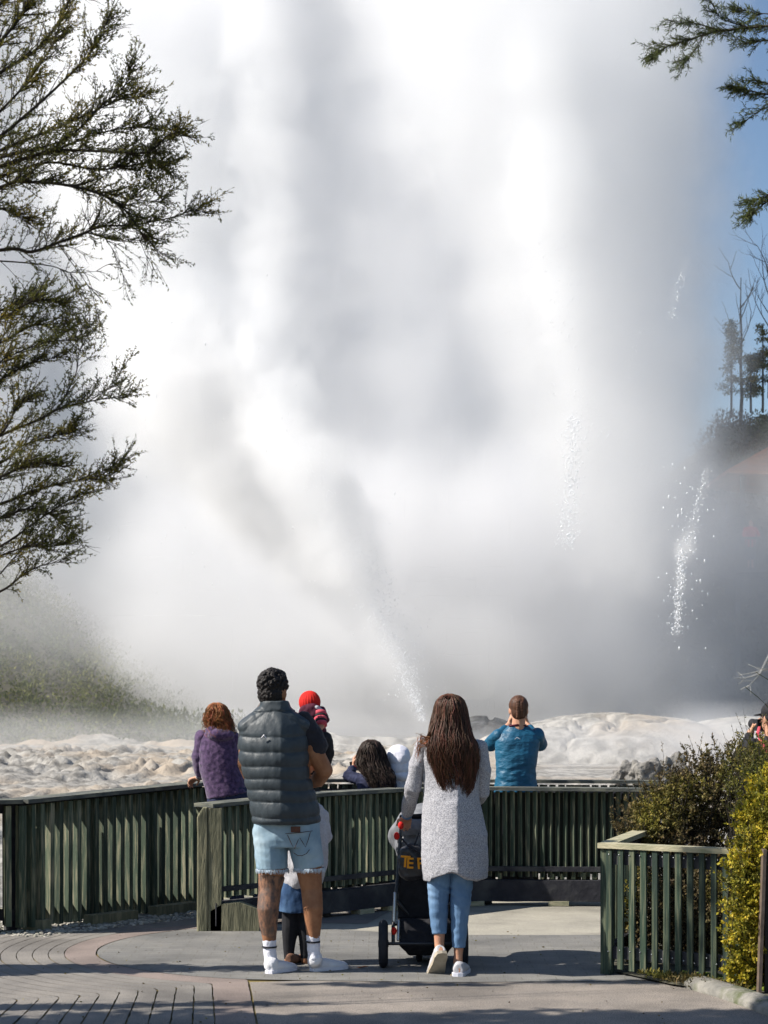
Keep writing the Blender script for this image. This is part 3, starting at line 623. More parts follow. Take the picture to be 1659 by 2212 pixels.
put('body', s.remesh(.005, 3), M['skin'], T); eyes(T, R, f, .68)
s = Sh(); s.ell(f(0, -.008, .038), (.064, .074, .070), 20, 14, R); s.ell(f(0, -.05, -.02), (.052, .04, .055), 16, 10, R)
put('knit_hat', s.remesh(.005, 2, lambda c, q: q*.0015*math.sin(math.atan2(c.y-f(0, 0, 0).y, c.x-f(0, 0, 0).x)*26)), M['red'], T)
s = Sh(); s.rings(RG(d, [(656, 692, 1536, .07), (648, 700, 1552, .09), (648, 704, 1575, .1), (652, 706, 1610, .105), (655, 708, 1640, .105)]), 22); s.ell(P(672, 1540, -.06), (.075, .05, .06)); s.tube([P(690, 1541, -.03), P(696, 1552, -.06)], [.045, .045])
put('jacket', s.remesh(.006, 2, wrinkle(.008, 22)), M['maroon'], T)
s = Sh(); s.tube([P(669, 1527, -.08), P(684, 1530, -.09), P(698, 1541, -.07), P(704, 1556, -.04)], [(.016, .012), (.022, .014), (.02, .014), (.012, .01)], 10); put('hood_lining', s.remesh(.005, 1, wrinkle(.004, 30)), M['grey_top'], T)
sl = None
for i, (t0, t1, m_) in enumerate(((0, .26, 'pink'), (.26, .42, 'charcoal'), (.42, .62, 'pink'), (.62, .78, 'charcoal'), (.78, 1, 'pink'))):
    A, B = P(690, 1541, -.07), P(694, 1568, -.12); s = Sh(); s.tube([A.lerp(B, t0), A.lerp(B, t1)], [.044-.008*t0, .044-.008*t1], 16, round_ends=False)
    if sl is None: sl = put('striped_sleeve', s.me(), M[m_], T)
    else: sub('stripe', s.me(), M[m_], sl)
s = Sh(); s.tube([P(698, 1600, -.03), P(703, 1628, -.0), P(696, 1660, .04)], [.06, .055, .045]); s.tube([P(670, 1630, .03), P(664, 1665, .1)], [.06, .045])
put('trousers', s.remesh(.006, 2, wrinkle(.006, 25)), M['charcoal'], T)

# ---------------------------------------------------------------- child standing in front of the man
d = 11.78
T = person(P(652, 2082), 'child in white top, blue denim skirt and black leggings hidden behind the man')
s = Sh(); R, f = head(s, P(650, 1692), 0, .86)
s.rings(RG(d, [(635, 665, 1725, .06), (615, 690, 1750, .08), (622, 690, 1830, .09), (612, 690, 1900, .11)]), 20)
LL = [P(628, 1930), P(627, 1968), P(626, 2010), P(624, 2050), P(624, 2078)]; RL = [P(664, 1930), P(662, 1968), P(661, 2010), P(660, 2050), P(660, 2075)]; rad = [.07, .046, .044, .03, .028]
s.tube(LL, rad); s.tube(RL, rad)
for a, e in ((P(612, 1760), -1), (P(692, 1765), 1)): s.tube([a, a+Vector((.02*e, .03, -.14)), a+Vector((-.03*e, .14, -.22))], [.042, .036, .026]); hand(s, a+Vector((-.03*e, .14, -.22)), (-e, .3, -.1), (0, -1, 0), e, .8, .5)
foot(s, Vector((P(624, 2080).x, 11.7, 0)), -.35, .8); foot(s, Vector((P(660, 2078).x, 11.76, 0)), .1, .8)
put('body', s.remesh(.006, 2), M['tan_skin'], T); eyes(T, R, f, .86)
rr_ = RG(d, [(644, 656, 1648, .03), (632, 668, 1658, .07), (627, 673, 1680, .085), (628, 672, 1710, .085), (630, 670, 1745, .07, -.04), (636, 664, 1780, .03, -.07)])
strands(rr_, 220, M['dark_hair'], T, seed=4)
s = Sh(); s.rings(RG(d, [(630, 672, 1722, .06), (610, 698, 1742, .09), (606, 705, 1775, .11), (607, 709, 1830, .13), (603, 707, 1870, .14), (606, 700, 1895, .14), (612, 692, 1916, .13)]), 26)
for a, e in ((P(612, 1760), -1), (P(694, 1765), 1)): s.tube([a, a+Vector((.02*e, .03, -.13)), a+Vector((-.03*e, .12, -.2))], [.052, .046, .038])
put('knit_top', s.remesh(.007, 2, wrinkle(.010, 12)), M['grey_top'], T)
s = Sh(); s.rings(RG(d, [(610, 680, 1905, .12), (606, 684, 1930, .13), (602, 688, 1958, .135), (601, 690, 1968, .135)]), 26); put('denim_skirt', s.remesh(.006, 1, wrinkle(.009, 16, (1, 1, .5))), M['denim_dark'], T)
s = Sh(); s.tube(LL[:-1]+[P(624, 2066)], [r+.006 for r in rad[:-1]]+[.032]); s.tube(RL[:-1]+[P(660, 2064)], [r+.006 for r in rad[:-1]]+[.032]); put('leggings', s.remesh(.006, 2), M['charcoal'], T)
for x, y, yw in ((P(624, 2080).x, 11.7, -.35), (P(660, 2078).x, 11.76, .1)):
    s = Sh(); foot(s, Vector((x, y, 0)), yw, .82, 0, .003); put('sandal', s.remesh(.005, 1), M['brown_skin_sandal'], T)

# ---------------------------------------------------------------- woman pushing the stroller
d = 11.34
T = person(P(975, 2105), 'woman with long brown hair in a long grey coat and blue jeans pushing the stroller')
s = Sh(); R, f = head(s, P(974, 1541, .01), -.05, .95)
s.tube([P(974, 1560), P(974, 1590)], [.048, .055]); s.rings(RG(d, [(945, 1005, 1592, .06), (915, 1035, 1612, .08), (922, 1030, 1650, .09), (930, 1022, 1720, .085), (920, 1040, 1800, .1), (925, 1035, 1860, .1)]), 22)
LA = [P(918, 1612), P(902, 1655), P(893, 1700, .02), P(884, 1735, .16), P(880, 1758, .26)]; s.tube(LA, [.045, .04, .036, .03, .023]); hand(s, P(879, 1762, .29), (-.05, .5, -.35), (0, -.4, -.8), 1, .92, .9)
RA = [P(1034, 1618), P(1042, 1665), P(1040, 1712, .02), P(1020, 1738, .17), P(1000, 1755, .27)]; s.tube(RA, [.045, .04, .036, .03, .023]); hand(s, P(997, 1758, .29), (-.3, .4, -.4), (0, -.4, -.8), -1, .92, .9)
LL = [P(951, 1850), P(949, 1900), P(947, 1948), P(948, 1997, .01), P(949, 2018), P(949, 2045, -.01), P(951, 2060, -.03)]; lr = [(.08, .085), (.068, .075), (.055, .06), (.046, .052), (.033, .036), (.028, .032), (.028, .034)]
RL = [P(998, 1850), P(996, 1900), P(995, 1948, -.01), P(992, 2000), P(991, 2030), P(990, 2062), P(989, 2085)]
s.tube(LL, lr, 14); s.tube(RL, [(.08, .085), (.064, .072), (.057, .06), (.046, .05), (.034, .037), (.026, .03), (.028, .034)], 14)
hl = P(955, 2062, -.10); hr = Vector((P(988, 2108).x, 11.22, 0)); foot(s, hl, .25, .9, -.80); foot(s, hr, -.15, .9)
put('body', s.remesh(.006, 2), M['skin'], T); eyes(T, R, f, .95)
coat = [(957, 992, 1574, .055), (935, 1015, 1588, .075), (912, 1038, 1601, .09), (905, 1044, 1618, .105), (908, 1041, 1645, .118), (913, 1037, 1685, .115), (915, 1036, 1721, .115), (913, 1044, 1760, .13), (911, 1053, 1801, .145), (909, 1055, 1845, .155), (911, 1055, 1880, .16), (913, 1054, 1893, .158)]
def cf(c, q):
    h = sst(.68, .55, c.z); u = (c.x-P(985, 1890).x)/.2
    o = q*(.007*mn.noise(c*5)+.0035*mn.noise(c*16)+.0025*mn.noise(c*60))+q*.010*h*mn.noise(Vector((c.x*14, c.y*14, 0)))
    rx_ = (c.x-P(982, 1).x)/.2; o.y -= sst(1.22, .98, c.z)*.06*(max(0, 1-abs(rx_-.05)*1.15))*(1 if c.y < d else 0)
    o.z += h*(.055*math.exp(-((u+.15)/.4)**2)-.02*(u < -.75)-.015); return o
s = Sh(); s.rings(RG(d, coat), 34, 1.85)
coat_o = put('long_coat', s.remesh(.007, 2, cf), M['coat'], T)
for A, rs in ((LA, [.056, .052, .048, .044, .04]), (RA, [.056, .052, .048, .043, .04])):
    s = Sh(); s.tube(A[:4]+[A[3].lerp(A[4], .75)], rs, 16); put('coat_sleeve', s.remesh(.006, 2, lambda c, q: q*(.006*mn.noise(c*14)+.0025*mn.noise(c*60))), M['coat'], T)
s = Sh(); s.tube([P(880, 1756, .25), P(879, 1762, .28)], [.034, .032], 14, round_ends=False); put('cuff', s.me(), M['denim_mid'], T)
def jw(c, q): return q*(.004*mn.noise(Vector((c.x*14, c.y*14, c.z*26)))+.0045*mn.noise(Vector((c.x*10, c.y*10, c.z*45+c.x*20)))*sst(.35, .5, c.z)*sst(.62, .52, c.z))
s = Sh(); s.tube(LL[:5], [(.086, .092), (.074, .081), (.060, .066), (.050, .056), (.043, .047)], 16, round_ends=False); put('jeans_leg', s.remesh(.006, 2, jw), M['denim_mid'], T)
s = Sh(); s.tube(RL[:4]+[P(991, 2047)], [(.086, .092), (.071, .079), (.062, .066), (.049, .054), (.040, .044)], 16, round_ends=False); put('jeans_leg', s.remesh(.006, 2, jw), M['denim_mid'], T)
for hh, yw, pt in ((hl, .25, -.80), (hr, -.15, 0)):
    s = Sh(); foot(s, hh, yw, .95, pt, .008); put('shoe', s.remesh(.005, 2, wrinkle(.003, 30)), M['grey_shoe'], T); sole(hh, yw, .95, M['sole'] if pt else M['white_cloth'], T, pt)
hr_ = RG(d, [(968, 976, 1499, .012), (953, 992, 1504, .06), (944, 1001, 1514, .088), (939, 1007, 1530, .1), (936, 1010, 1548, .104), (931, 1012, 1568, .098, -.02), (926, 1017, 1588, .09, -.05), (925, 1025, 1604, .075, -.085), (925, 1031, 1620, .055, -.105), (928, 1033, 1640, .045, -.115), (938, 1028, 1662, .036, -.115), (946, 1024, 1684, .026, -.115), (954, 1018, 1704, .018, -.115), (972, 1004, 1726, .010, -.115)])
strands(hr_, 1300, M['brown_hair'], T, r0=.0036, rag=.42, wave=.012, seed=2, base=.84, rr=(.8, 1.07))
s = Sh(); rg = random.Random(9); segs = []
for _ in range(40):  # the lock blown over her left shoulder
    a = P(930+rg.uniform(-3, 6), 1590+rg.uniform(-10, 10), -.10); pts = [a, a+Vector((-.02, -.01, -.03)), a+Vector((-.045-rg.uniform(0, .04), -.01, -.05+rg.uniform(-.02, .05))), a+Vector((-.05-rg.uniform(0, .05), 0, -.09+rg.uniform(-.05, .08)))]
    segs.append((pts, .003, .001))
v, q = twig_tubes(segs, 3); put('loose_lock', mesh_np(v, q), M['red_hair'], T)

# ---------------------------------------------------------------- purple hoodie
d = 14.35
T = person(P(485, 1980), 'person with auburn hair in a purple fleece hoodie leaning on the left fence')
s = Sh(); R, f = head(s, P(471, 1549, .02), .15, .95, .1)
s.rings(RG(d, [(455, 490, 1578, .06), (435, 508, 1600, .08), (440, 515, 1650, .09), (452, 525, 1710, .1), (452, 532, 1750, .11)]), 20)
LA = [P(440, 1596), P(434, 1635, .0), P(437, 1668, .06), P(430, 1680, .24)]; s.tube(LA, [.046, .042, .036, .024]); hand(s, P(429, 1680, .25), (-.5, .35, -.15), (0, -.3, -1), -1, .95, .8)
s.tube([P(505, 1600), P(520, 1650, .05), P(505, 1675, .3)], [.046, .04, .026]); hand(s, P(504, 1675, .31), (-.5, .8, 0), (0, -.3, -1), 1, .95, .8)
for a, b in ((P(470, 1750), P(468, 1968)), (P(512, 1750), P(512, 1968))): s.tube([a, a.lerp(b, .5)+Vector((0, .03, 0)), b], [.085, .06, .035]); foot(s, Vector((b.x, 14.3, 0)), 0, .9)
put('body', s.remesh(.007, 2), M['skin'], T); eyes(T, R, f, .95)
def pw(c, q): return q*(.012*mn.noise(Vector((c.x*9, c.y*9, c.z*5)))+.004*mn.noise(c*30))
s = Sh(); s.rings(RG(d, [(452, 492, 1577, .08, -.01), (440, 505, 1584, .10), (432, 513, 1596, .11), (427, 516, 1620, .125), (430, 520, 1650, .13), (437, 526, 1680, .13), (443, 531, 1705, .13), (447, 535, 1722, .13)]), 28, 2.3)
s.ell(P(477, 1588, -.095), (.105, .055, .05)); s.ell(P(462, 1580, -.05), (.07, .06, .05))
def ph(c, q):
    o = pw(c, q); u = (c.x-P(447, 1).x)/(P(535, 1).x-P(447, 1).x); o.z += sst(.98, .85, c.z)*.07*(u-.2); return o
put('hoodie', s.remesh(.007, 2, ph), M['purple'], T)
s = Sh(); s.tube([P(438, 1594), P(431, 1635), P(436, 1668, .05), P(434, 1676, .17)], [.06, .058, .05, .036]); put('hoodie_sleeve', s.remesh(.007, 2, pw), M['purple'], T)
s = Sh(); s.tube([P(505, 1598), P(520, 1648, .05), P(507, 1674, .25)], [.062, .056, .04]); put('hoodie_sleeve', s.remesh(.007, 2, pw), M['purple'], T)
s = Sh(); s.rings(RG(d, [(449, 533, 1700, .12), (447, 536, 1730, .125), (449, 537, 1765, .125)]), 24)
for a, b in ((P(470, 1755), P(468, 1958)), (P(512, 1755), P(512, 1958))): s.tube([a, a.lerp(b, .5)+Vector((0, .03, 0)), b], [.1, .072, .05])
put('dark_trousers', s.remesh(.008, 2, wrinkle(.006, 20)), M['navy'], T)
for x in (468, 512): s = Sh(); foot(s, Vector((P(x, 1968).x, 14.3, 0)), 0, .96, 0, .006); put('shoe', s.remesh(.006, 1), M['charcoal'], T)
strands(RG(d, [(462, 474, 1518, .02), (453, 485, 1524, .07), (448, 491, 1536, .09), (446, 494, 1550, .1), (447, 500, 1562, .095), (449, 502, 1576, .08, -.03), (452, 500, 1594, .06, -.06)]), 520, M['red_hair'], T, r0=.0045, rag=.42, wave=.028, curl=1.6, seed=6, rr=(.85, 1.12))

# ---------------------------------------------------------------- person in a taupe knit hat, behind the man
d = 15.3
T = person(P(580, 1952), 'person in a taupe knit hat almost hidden behind the neck and vest of the man')
s = Sh(); R, f = head(s, P(577, 1548), -.1, 1.0)
s.rings(RG(d, [(560, 594, 1580, .06), (535, 622, 1600, .09), (540, 618, 1660, .1), (545, 612, 1760, .1)]), 20)
for e, u in ((-1, 537), (1, 620)): s.tube([P(u, 1606), P(u+4*e, 1650, .05), P(u-8*e, 1675, .25)], [.045, .04, .027]); hand(s, P(u-9*e, 1676, .26), (-e*.3, .9, 0), (0, -.2, -1), e, 1, .6)
for u in (560, 597): s.tube([P(u, 1760), P(u, 1860), P(u, 1945)], [.085, .06, .035]); foot(s, Vector((P(u, 1950).x, 15.25, 0)), 0, 1)
put('body', s.remesh(.008, 2), M['skin'], T); eyes(T, R, f, 1)
s = Sh(); s.ell(f(0, -.01, .04), (.086, .1, .088), 18, 12, R); s.ell(f(0, -.05, -.01), (.07, .055, .07), 14, 10, R); put('knit_hat', s.remesh(.007, 1, wrinkle(.004, 40)), M['grey_knit'], T)
s = Sh(); s.rings(RG(d, [(560, 596, 1572, .07), (532, 626, 1596, .11), (536, 622, 1660, .12), (538, 620, 1740, .13), (540, 618, 1770, .12)]), 24)
for e, u in ((-1, 537), (1, 620)): s.tube([P(u, 1606), P(u+4*e, 1650, .05), P(u-7*e, 1673, .22)], [.058, .052, .04])
put('jacket', s.remesh(.008, 2, wrinkle(.008, 14)), M['charcoal'], T)
s = Sh(); s.rings(RG(d, [(540, 618, 1750, .11), (542, 616, 1790, .11)]), 20)
for u in (560, 597): s.tube([P(u, 1775), P(u, 1860), P(u, 1938)], [.095, .07, .05])
put('trousers', s.remesh(.009, 2), M['denim_dark'], T)

# ---------------------------------------------------------------- blue jacket photographer
d = 15.75
T = person(P(1117, 1940), 'person with braided brown hair in a bright blue shell jacket holding up a phone')
s = Sh(); R, f = head(s, P(1120, 1534), .05, .98, .05)
s.tube([P(1120, 1552), P(1119, 1575)], [.05, .056]); s.rings(RG(d, [(1100, 1138, 1576, .06), (1078, 1160, 1592, .08), (1080, 1154, 1640, .095), (1082, 1152, 1700, .1), (1080, 1154, 1760, .11)]), 22)
arms = {}
for e, us in ((-1, (1078, 1059, 1100)), (1, (1160, 1168, 1139))):
    arms[e] = [P(us[0], 1590), P(us[1], 1609, .10), P(us[2], 1566, .30)]; s.tube(arms[e], [.048, .042, .027]); hand(s, P(us[2], 1561, .31), (-.35*e, .15, 1), (-e, 0, 0), e, .95, .6)
for u in (1100, 1136): s.tube([P(u, 1760), P(u, 1850), P(u, 1935)], [.088, .062, .038]); foot(s, Vector((P(u, 1940).x, 15.7, 0)), 0, .95)
put('body', s.remesh(.006, 2), M['skin'], T); eyes(T, R, f, .98)
def bw(c, q): return q*(.009*mn.noise(Vector((c.x*8, c.y*8, c.z*9)))+.006*mn.noise(Vector((c.x*16+c.z*9, c.y*12, c.z*24-c.x*8)))*(.5+sst(1.2, .95, c.z)))
s = Sh(); s.rings(RG(d, [(1097, 1141, 1567, .062), (1088, 1150, 1576, .08), (1074, 1164, 1586, .095), (1068, 1168, 1600, .11), (1070, 1162, 1630, .125), (1072, 1158, 1665, .12), (1069, 1160, 1692, .125), (1066, 1162, 1712, .125)]), 28)
bj = put('shell_jacket', s.remesh(.006, 2, bw), M['blue_shell'], T)
for e in (-1, 1): s = Sh(); A = arms[e]; s.tube([A[0], A[1], A[1].lerp(A[2], .78)], [.064, .06, .04], 16); put('jacket_sleeve', s.remesh(.006, 2, bw), M['blue_shell'], T)
s = Sh(); s.tube([P(1101, 1568, -.05), P(1119, 1566, -.075), P(1138, 1568, -.05)], [.008]*3, 8); sub('collar_lining', s.me(), M['maroon'], bj)
s = Sh(); c = P(1118, 1595, -.128); s.tube([c+Vector((-.02, 0, -.006)), c+Vector((-.004, -.003, .008)), c+Vector((.02, 0, -.006))], [.003]*3, 6); sub('emblem', s.me(), M['grey_top'], bj)
s = Sh(); s.ell(f(0, -.01, .04), (.08, .098, .085), 18, 12, R); s.ell(f(0, -.05, -.01), (.068, .05, .07), 16, 12, R)
for i in range(13):
    a = i/12; e = 1 if i % 2 else -1; s.ell(f(.014*e, -.104-.008*math.sin(a*PI), .075-.125*a), (.020, .014, .015), 10, 8)
put('hair', s.remesh(.005, 1, lambda c, q: q*.004*mn.noise(Vector((c.x*60, c.y*60, c.z*18)))), M['brown_hair'], T)
s = Sh(); s.rings(RG(d, [(1070, 1158, 1700, .11), (1074, 1156, 1760, .12)]), 22)
for u in (1100, 1136): s.tube([P(u, 1765), P(u, 1850), P(u, 1930)], [.098, .074, .055])
put('dark_trousers', s.remesh(.008, 2), M['charcoal'], T)
s = Sh(); s.box(P(1120, 1552, .36), (.075, .005, .037)); ph_ = tag(put('phone', s.me(), M['charcoal'], smooth=False, origin=P(1120, 1552, .36)), 'dark phone held up in front of the face of the person in the blue jacket', 'phone')

# ---------------------------------------------------------------- two children between the fences
d = 15.5
T = person(P(815, 1945), 'child with long dark hair in a navy top raising a phone above the fence')
s = Sh(); R, f = head(s, P(803, 1634), .1, .88)
s.rings(RG(d, [(790, 820, 1662, .06), (775, 845, 1684, .08), (780, 845, 1760, .09), (785, 840, 1800, .1)]), 20)
LA = [P(784, 1686), P(752, 1676, .06), P(763, 1658, .22)]; s.tube(LA, [.04, .036, .022]); hand(s, P(764, 1654, .23), (.05, .15, 1), (1, 0, 0), -1, .85, .7)
RA = [P(842, 1688), P(850, 1725, .08), P(826, 1716, .26)]; s.tube(RA, [.04, .034, .022]); hand(s, P(824, 1714, .27), (-.5, .4, .4), (-1, 0, 0), 1, .85, .7)
for u in (800, 828): s.tube([P(u, 1800), P(u, 1870), P(u, 1938)], [.075, .05, .03]); foot(s, Vector((P(u, 1945).x, 15.45, 0)), 0, .85)
put('body', s.remesh(.006, 2), M['skin'], T); eyes(T, R, f, .88)
s = Sh(); s.rings(RG(d, [(786, 828, 1664, .07), (770, 848, 1680, .09), (772, 852, 1720, .11), (776, 850, 1790, .12)]), 22); s.tube([LA[0], LA[1], LA[1].lerp(LA[2], .75)], [.054, .052, .036]); s.tube([RA[0], RA[1], RA[1].lerp(RA[2], .8)], [.054, .048, .034])
put('navy_top', s.remesh(.007, 2, wrinkle(.010, 18)), M['navy'], T)
s = Sh(); s.tube([P(763, 1662, .2), P(763, 1659, .22)], [.027, .027], 12, round_ends=False); put('bracelet', s.me(), M['red'], T)
s = Sh(); s.rings(RG(d, [(778, 848, 1785, .1), (784, 842, 1810, .1)]), 18)
for u in (800, 828): s.tube([P(u, 1805), P(u, 1870), P(u, 1932)], [.082, .06, .045])
put('trousers', s.remesh(.009, 2), M['charcoal'], T)
strands(RG(d, [(796, 808, 1598, .02), (784, 820, 1604, .07), (776, 828, 1618, .088), (772, 833, 1634, .09), (771, 838, 1650, .085, -.02), (778, 846, 1664, .08, -.05), (790, 850, 1678, .07, -.08), (798, 852, 1692, .06, -.10), (806, 846, 1708, .04, -.11)]), 480, M['dark_hair'], T, r0=.005, rag=.3, wave=.016, curl=.8, seed=12)
s = Sh(); s.box(P(776, 1652, .27), (.04, .005, .075), .3, Matrix.Rotation(1.35, 3, 'Y')); tag(put('phone', s.me(), M['charcoal'], smooth=False, origin=P(776, 1652, .27)), 'dark phone held sideways by the dark-haired child', 'phone')

d = 15.6
T = person(P(862, 1945), 'child in a pale grey hood standing beside the dark-haired child')
s = Sh(); R, f = head(s, P(861, 1644), .2, .86)
s.rings(RG(d, [(848, 876, 1674, .06), (838, 888, 1695, .08), (838, 888, 1790, .09)]), 20)
for e, u in ((-1, 838), (1, 888)): s.tube([P(u, 1700), P(u+3*e, 1735, .05), P(u-4*e, 1745, .2)], [.04, .034, .022]); hand(s, P(u-4*e, 1745, .21), (-.2*e, .9, .1), (0, 0, -1), e, .85, .6)
for u in (850, 876): s.tube([P(u, 1790), P(u, 1870), P(u, 1938)], [.075, .05, .03]); foot(s, Vector((P(u, 1945).x, 15.55, 0)), 0, .85)
put('body', s.remesh(.007, 2), M['skin'], T); eyes(T, R, f, .86)
def hoodw(c, q): return q*(.004*math.sin((c.x*1.2-c.z)*30+3*mn.noise(c*4))*sst(1.28, 1.15, c.z)+.004*mn.noise(c*22))
s = Sh(); s.ell(f(0, -.015, .028), (.098, .112, .112), 20, 14, R); s.ell(f(.01, -.05, -.06), (.095, .075, .09), 18, 12, R); s.ell(P(866, 1676, -.05), (.09, .07, .05))
put('hood', s.remesh(.006, 2, hoodw), M['white_cloth'], T)
s = Sh(); s.rings(RG(d, [(845, 880, 1672, .07), (832, 893, 1688, .09), (832, 895, 1730, .11), (834, 894, 1795, .11)]), 22)
for e, u in ((-1, 838), (1, 888)): s.tube([P(u, 1700), P(u+3*e, 1735, .05), P(u-3*e, 1744, .17)], [.052, .046, .032])
put('hooded_top', s.remesh(.007, 2, wrinkle(.009, 14)), M['grey_top'], T)
s = Sh(); s.rings(RG(d, [(836, 890, 1785, .1), (840, 886, 1810, .1)]), 18)
for u in (850, 876): s.tube([P(u, 1800), P(u, 1870), P(u, 1932)], [.08, .058, .045])
put('trousers', s.remesh(.009, 2), M['denim_dark'], T)

# ---------------------------------------------------------------- photographer in a black cap at the right edge
d = 14.6
T = person(P(1668, 1970), 'photographer in a black cap and dark jacket behind the bush at the right edge')
s = Sh(); R, f = head(s, P(1668, 1552), .55, 1.0, .05)
s.tube([P(1668, 1568), P(1668, 1600)], [.055, .06]); s.rings(RG(d, [(1648, 1690, 1596, .06), (1620, 1716, 1615, .09), (1625, 1712, 1700, .11), (1630, 1706, 1780, .11)]), 20)
LA = [P(1625, 1612), P(1600, 1636, .12), P(1622, 1582, .22)]; s.tube(LA, [.05, .045, .029]); hand(s, P(1624, 1578, .22), (.45, .1, 1), (1, -.1, 0), -1, 1.05, .7)
RA = [P(1712, 1615), P(1712, 1660, .15), P(1672, 1600, .32)]; s.tube(RA, [.05, .045, .029]); hand(s, P(1670, 1597, .32), (-.6, .1, .7), (-1, 0, 0), 1, 1, .7)
for u in (1650, 1688): s.tube([P(u, 1780), P(u, 1880), P(u, 1960)], [.09, .065, .038]); foot(s, Vector((P(u, 1970).x, 14.5, -.1)), 0, 1)
put('body', s.remesh(.006, 2), M['skin'], T); eyes(T, R, f, 1)
s = Sh(); s.ell(f(0, -.01, .05), (.085, .102, .082), 20, 14, R); s.ell(f(0, -.02, .01), (.083, .095, .05), 18, 10, R); s.tube([f(0, .08, .03), f(0, .16, .015)], [(.07, .006), (.055, .005)], 12, ref=R @ Vector((1, 0, 0)))
cp = put('cap', s.remesh(.005, 2), M['charcoal'], T)
rg = random.Random(2); s = Sh()
for _ in range(26): a = rg.uniform(-1.2, 1.2)-PI/2; e = rg.uniform(-.1, 1.1); s.ell(f(.087*math.cos(a)*math.cos(e), -.01+.104*math.sin(a)*math.cos(e), .05+.084*math.sin(e)), (.006, .006, .006), 6, 4)
tag(sub('camouflage_flecks', s.me(), M['leaf_dark'], cp), kind='stuff')
s = Sh(); s.rings(RG(d, [(1650, 1690, 1590, .07), (1616, 1720, 1610, .11), (1618, 1718, 1680, .13), (1624, 1714, 1780, .13)]), 24); s.tube([LA[0], LA[1], LA[1].lerp(LA[2], .8)], [.065, .062, .04]); s.tube([RA[0], RA[1], RA[1].lerp(RA[2], .8)], [.065, .06, .042])
put('dark_jacket', s.remesh(.007, 2, wrinkle(.010, 16)), M['charcoal'], T)
s = Sh()
for u in (1650, 1688): s.tube([P(u, 1770), P(u, 1880), P(u, 1950)], [.1, .075, .055])
put('trousers', s.remesh(.009, 2), M['charcoal'], T)
s = Sh(); c = P(1648, 1566, .2); s.box(c, (.07, .03, .045), .4); s.tube([c+Vector((-.02, .02, 0)), c+Vector((-.06, .12, .01))], [.035, .038], 16, round_ends=False)
camo = tag(put('photo_camera', s.me(), M['charcoal'], smooth=False, origin=c), 'black camera with lens held up by the photographer in the black cap', 'camera')
s = Sh(); s.tube([P(1641, 1570, .1), P(1636, 1586, -.02), P(1648, 1608, -.15), P(1662, 1640, -.16)], [(.012, .003)]*4, 8); tag(put('camera_strap', s.me(), M['pink'], origin=c), 'orange-red camera strap hanging over the dark jacket at the right edge', 'strap')

# ---------------------------------------------------------------- STROLLER
d = 11.62
st = thing('stroller', (P(905, 2092).x, d+.1, 0), 'black three-wheeled stroller with a grey canopy pushed by the woman', 'stroller')
def wheel(c, r, wd, sub_rim=True):
    c = Vector(c); s = Sh(); R_ = []
    for i in range(33):
        a = 2*PI*i/32; cc = c+Vector((0, math.cos(a)*(r-wd*.5), math.sin(a)*(r-wd*.5))); o = Vector((0, math.cos(a), math.sin(a))); k = 1+.05*(i % 2)
        R_.append([tuple(cc+Vector((1, 0, 0))*wd*.5*math.cos(t)+o*wd*.55*k*math.sin(t)) for t in [2*PI*j/12 for j in range(12)]])
    s.ring_loft(R_, False); wh = put('wheel', s.me(), M['tyre'], st)
    s = Sh(); s.tube([c-Vector((wd*.55, 0, 0)), c+Vector((wd*.55, 0, 0))], [.022, .022], 12, round_ends=False)
    for i in range(8): a = PI*i/4; s.tube([c, c+Vector((0, math.cos(a), math.sin(a)))*(r-wd)], [.006, .006], 6, round_ends=False)
    sub('rim', s.me(), M['black_metal'], wh)
wl = Vector((P(828, 2025).x, d, .142)); wr_ = Vector((P(1000, 2025).x, d, .142)); wf = Vector((P(907, 2060).x, d+.26, .10))
wheel(wl, .142, .058); wheel(wr_, .142, .058); wheel(wf, .10, .04)
hx0, hx1 = P(868, 1765, .22), P(988, 1765, .22)
s = Sh()
for a, h in ((wl+Vector((.06, 0, 0)), hx0), (wr_-Vector((.06, 0, 0)), hx1)):
    m_ = a.lerp(h, .45)+Vector((0, .12, 0)); s.tube([a, a+Vector((0, .02, .10)), m_, h], [.011]*4, 10)
    s.tube([m_+Vector((0, 0, -.1)), wf+Vector((0, 0, .10))], [.010, .010], 8)
    s.tube([a+Vector((.0, .0, .02)), Vector((a.x, d+.3, .22)), wf+Vector((0, 0, .14))], [.009]*3, 8)
s.tube([wl, wr_], [.010, .010], 8); s.tube([wf+Vector((-.035, 0, 0)), wf+Vector((-.035, 0, .12)), wf+Vector((.035, 0, .12)), wf+Vector((.035, 0, 0))], [.008]*4, 8)
put('frame', s.me(), M['black_metal'], st)
s = Sh(); s.tube([hx0, (hx0+hx1)/2+Vector((0, -.04, .01)), hx1], [.016]*3, 12); put('handlebar', s.me(), M['charcoal'], st)
s = Sh(); x = P(851, 1).x; s.tube([P(851, 1990, .0), P(853, 1930, .03)], [.010, .010], 8); s.tube([P(860, 2030, .0), P(861, 1990, .03)], [.009, .009], 8); put('silver_strut', s.me(), M['steel'], st)
for u, v in ((857, 1806), (866, 1783), (851, 2011)): s = Sh(); s.ell(P(u, v, -.0), (.018, .018, .024), 12, 8); put('red_clip', s.me(), M['red'], st)
s = Sh()
cols = [(858, 985, 1800, .3), (860, 985, 1850, .28), (860, 986, 1930, .26), (858, 986, 1985, .25)]
s.ring_loft([[tuple(V(a, v, d+y-.02)), tuple(V(b, v, d+y-.02)), tuple(V(b, v, d+y+.10)), tuple(V(a, v, d+y+.10))] for a, b, v, y in cols])
put('seat_back', s.remesh(.008, 3, wrinkle(.008, 12)), M['charcoal'], st)
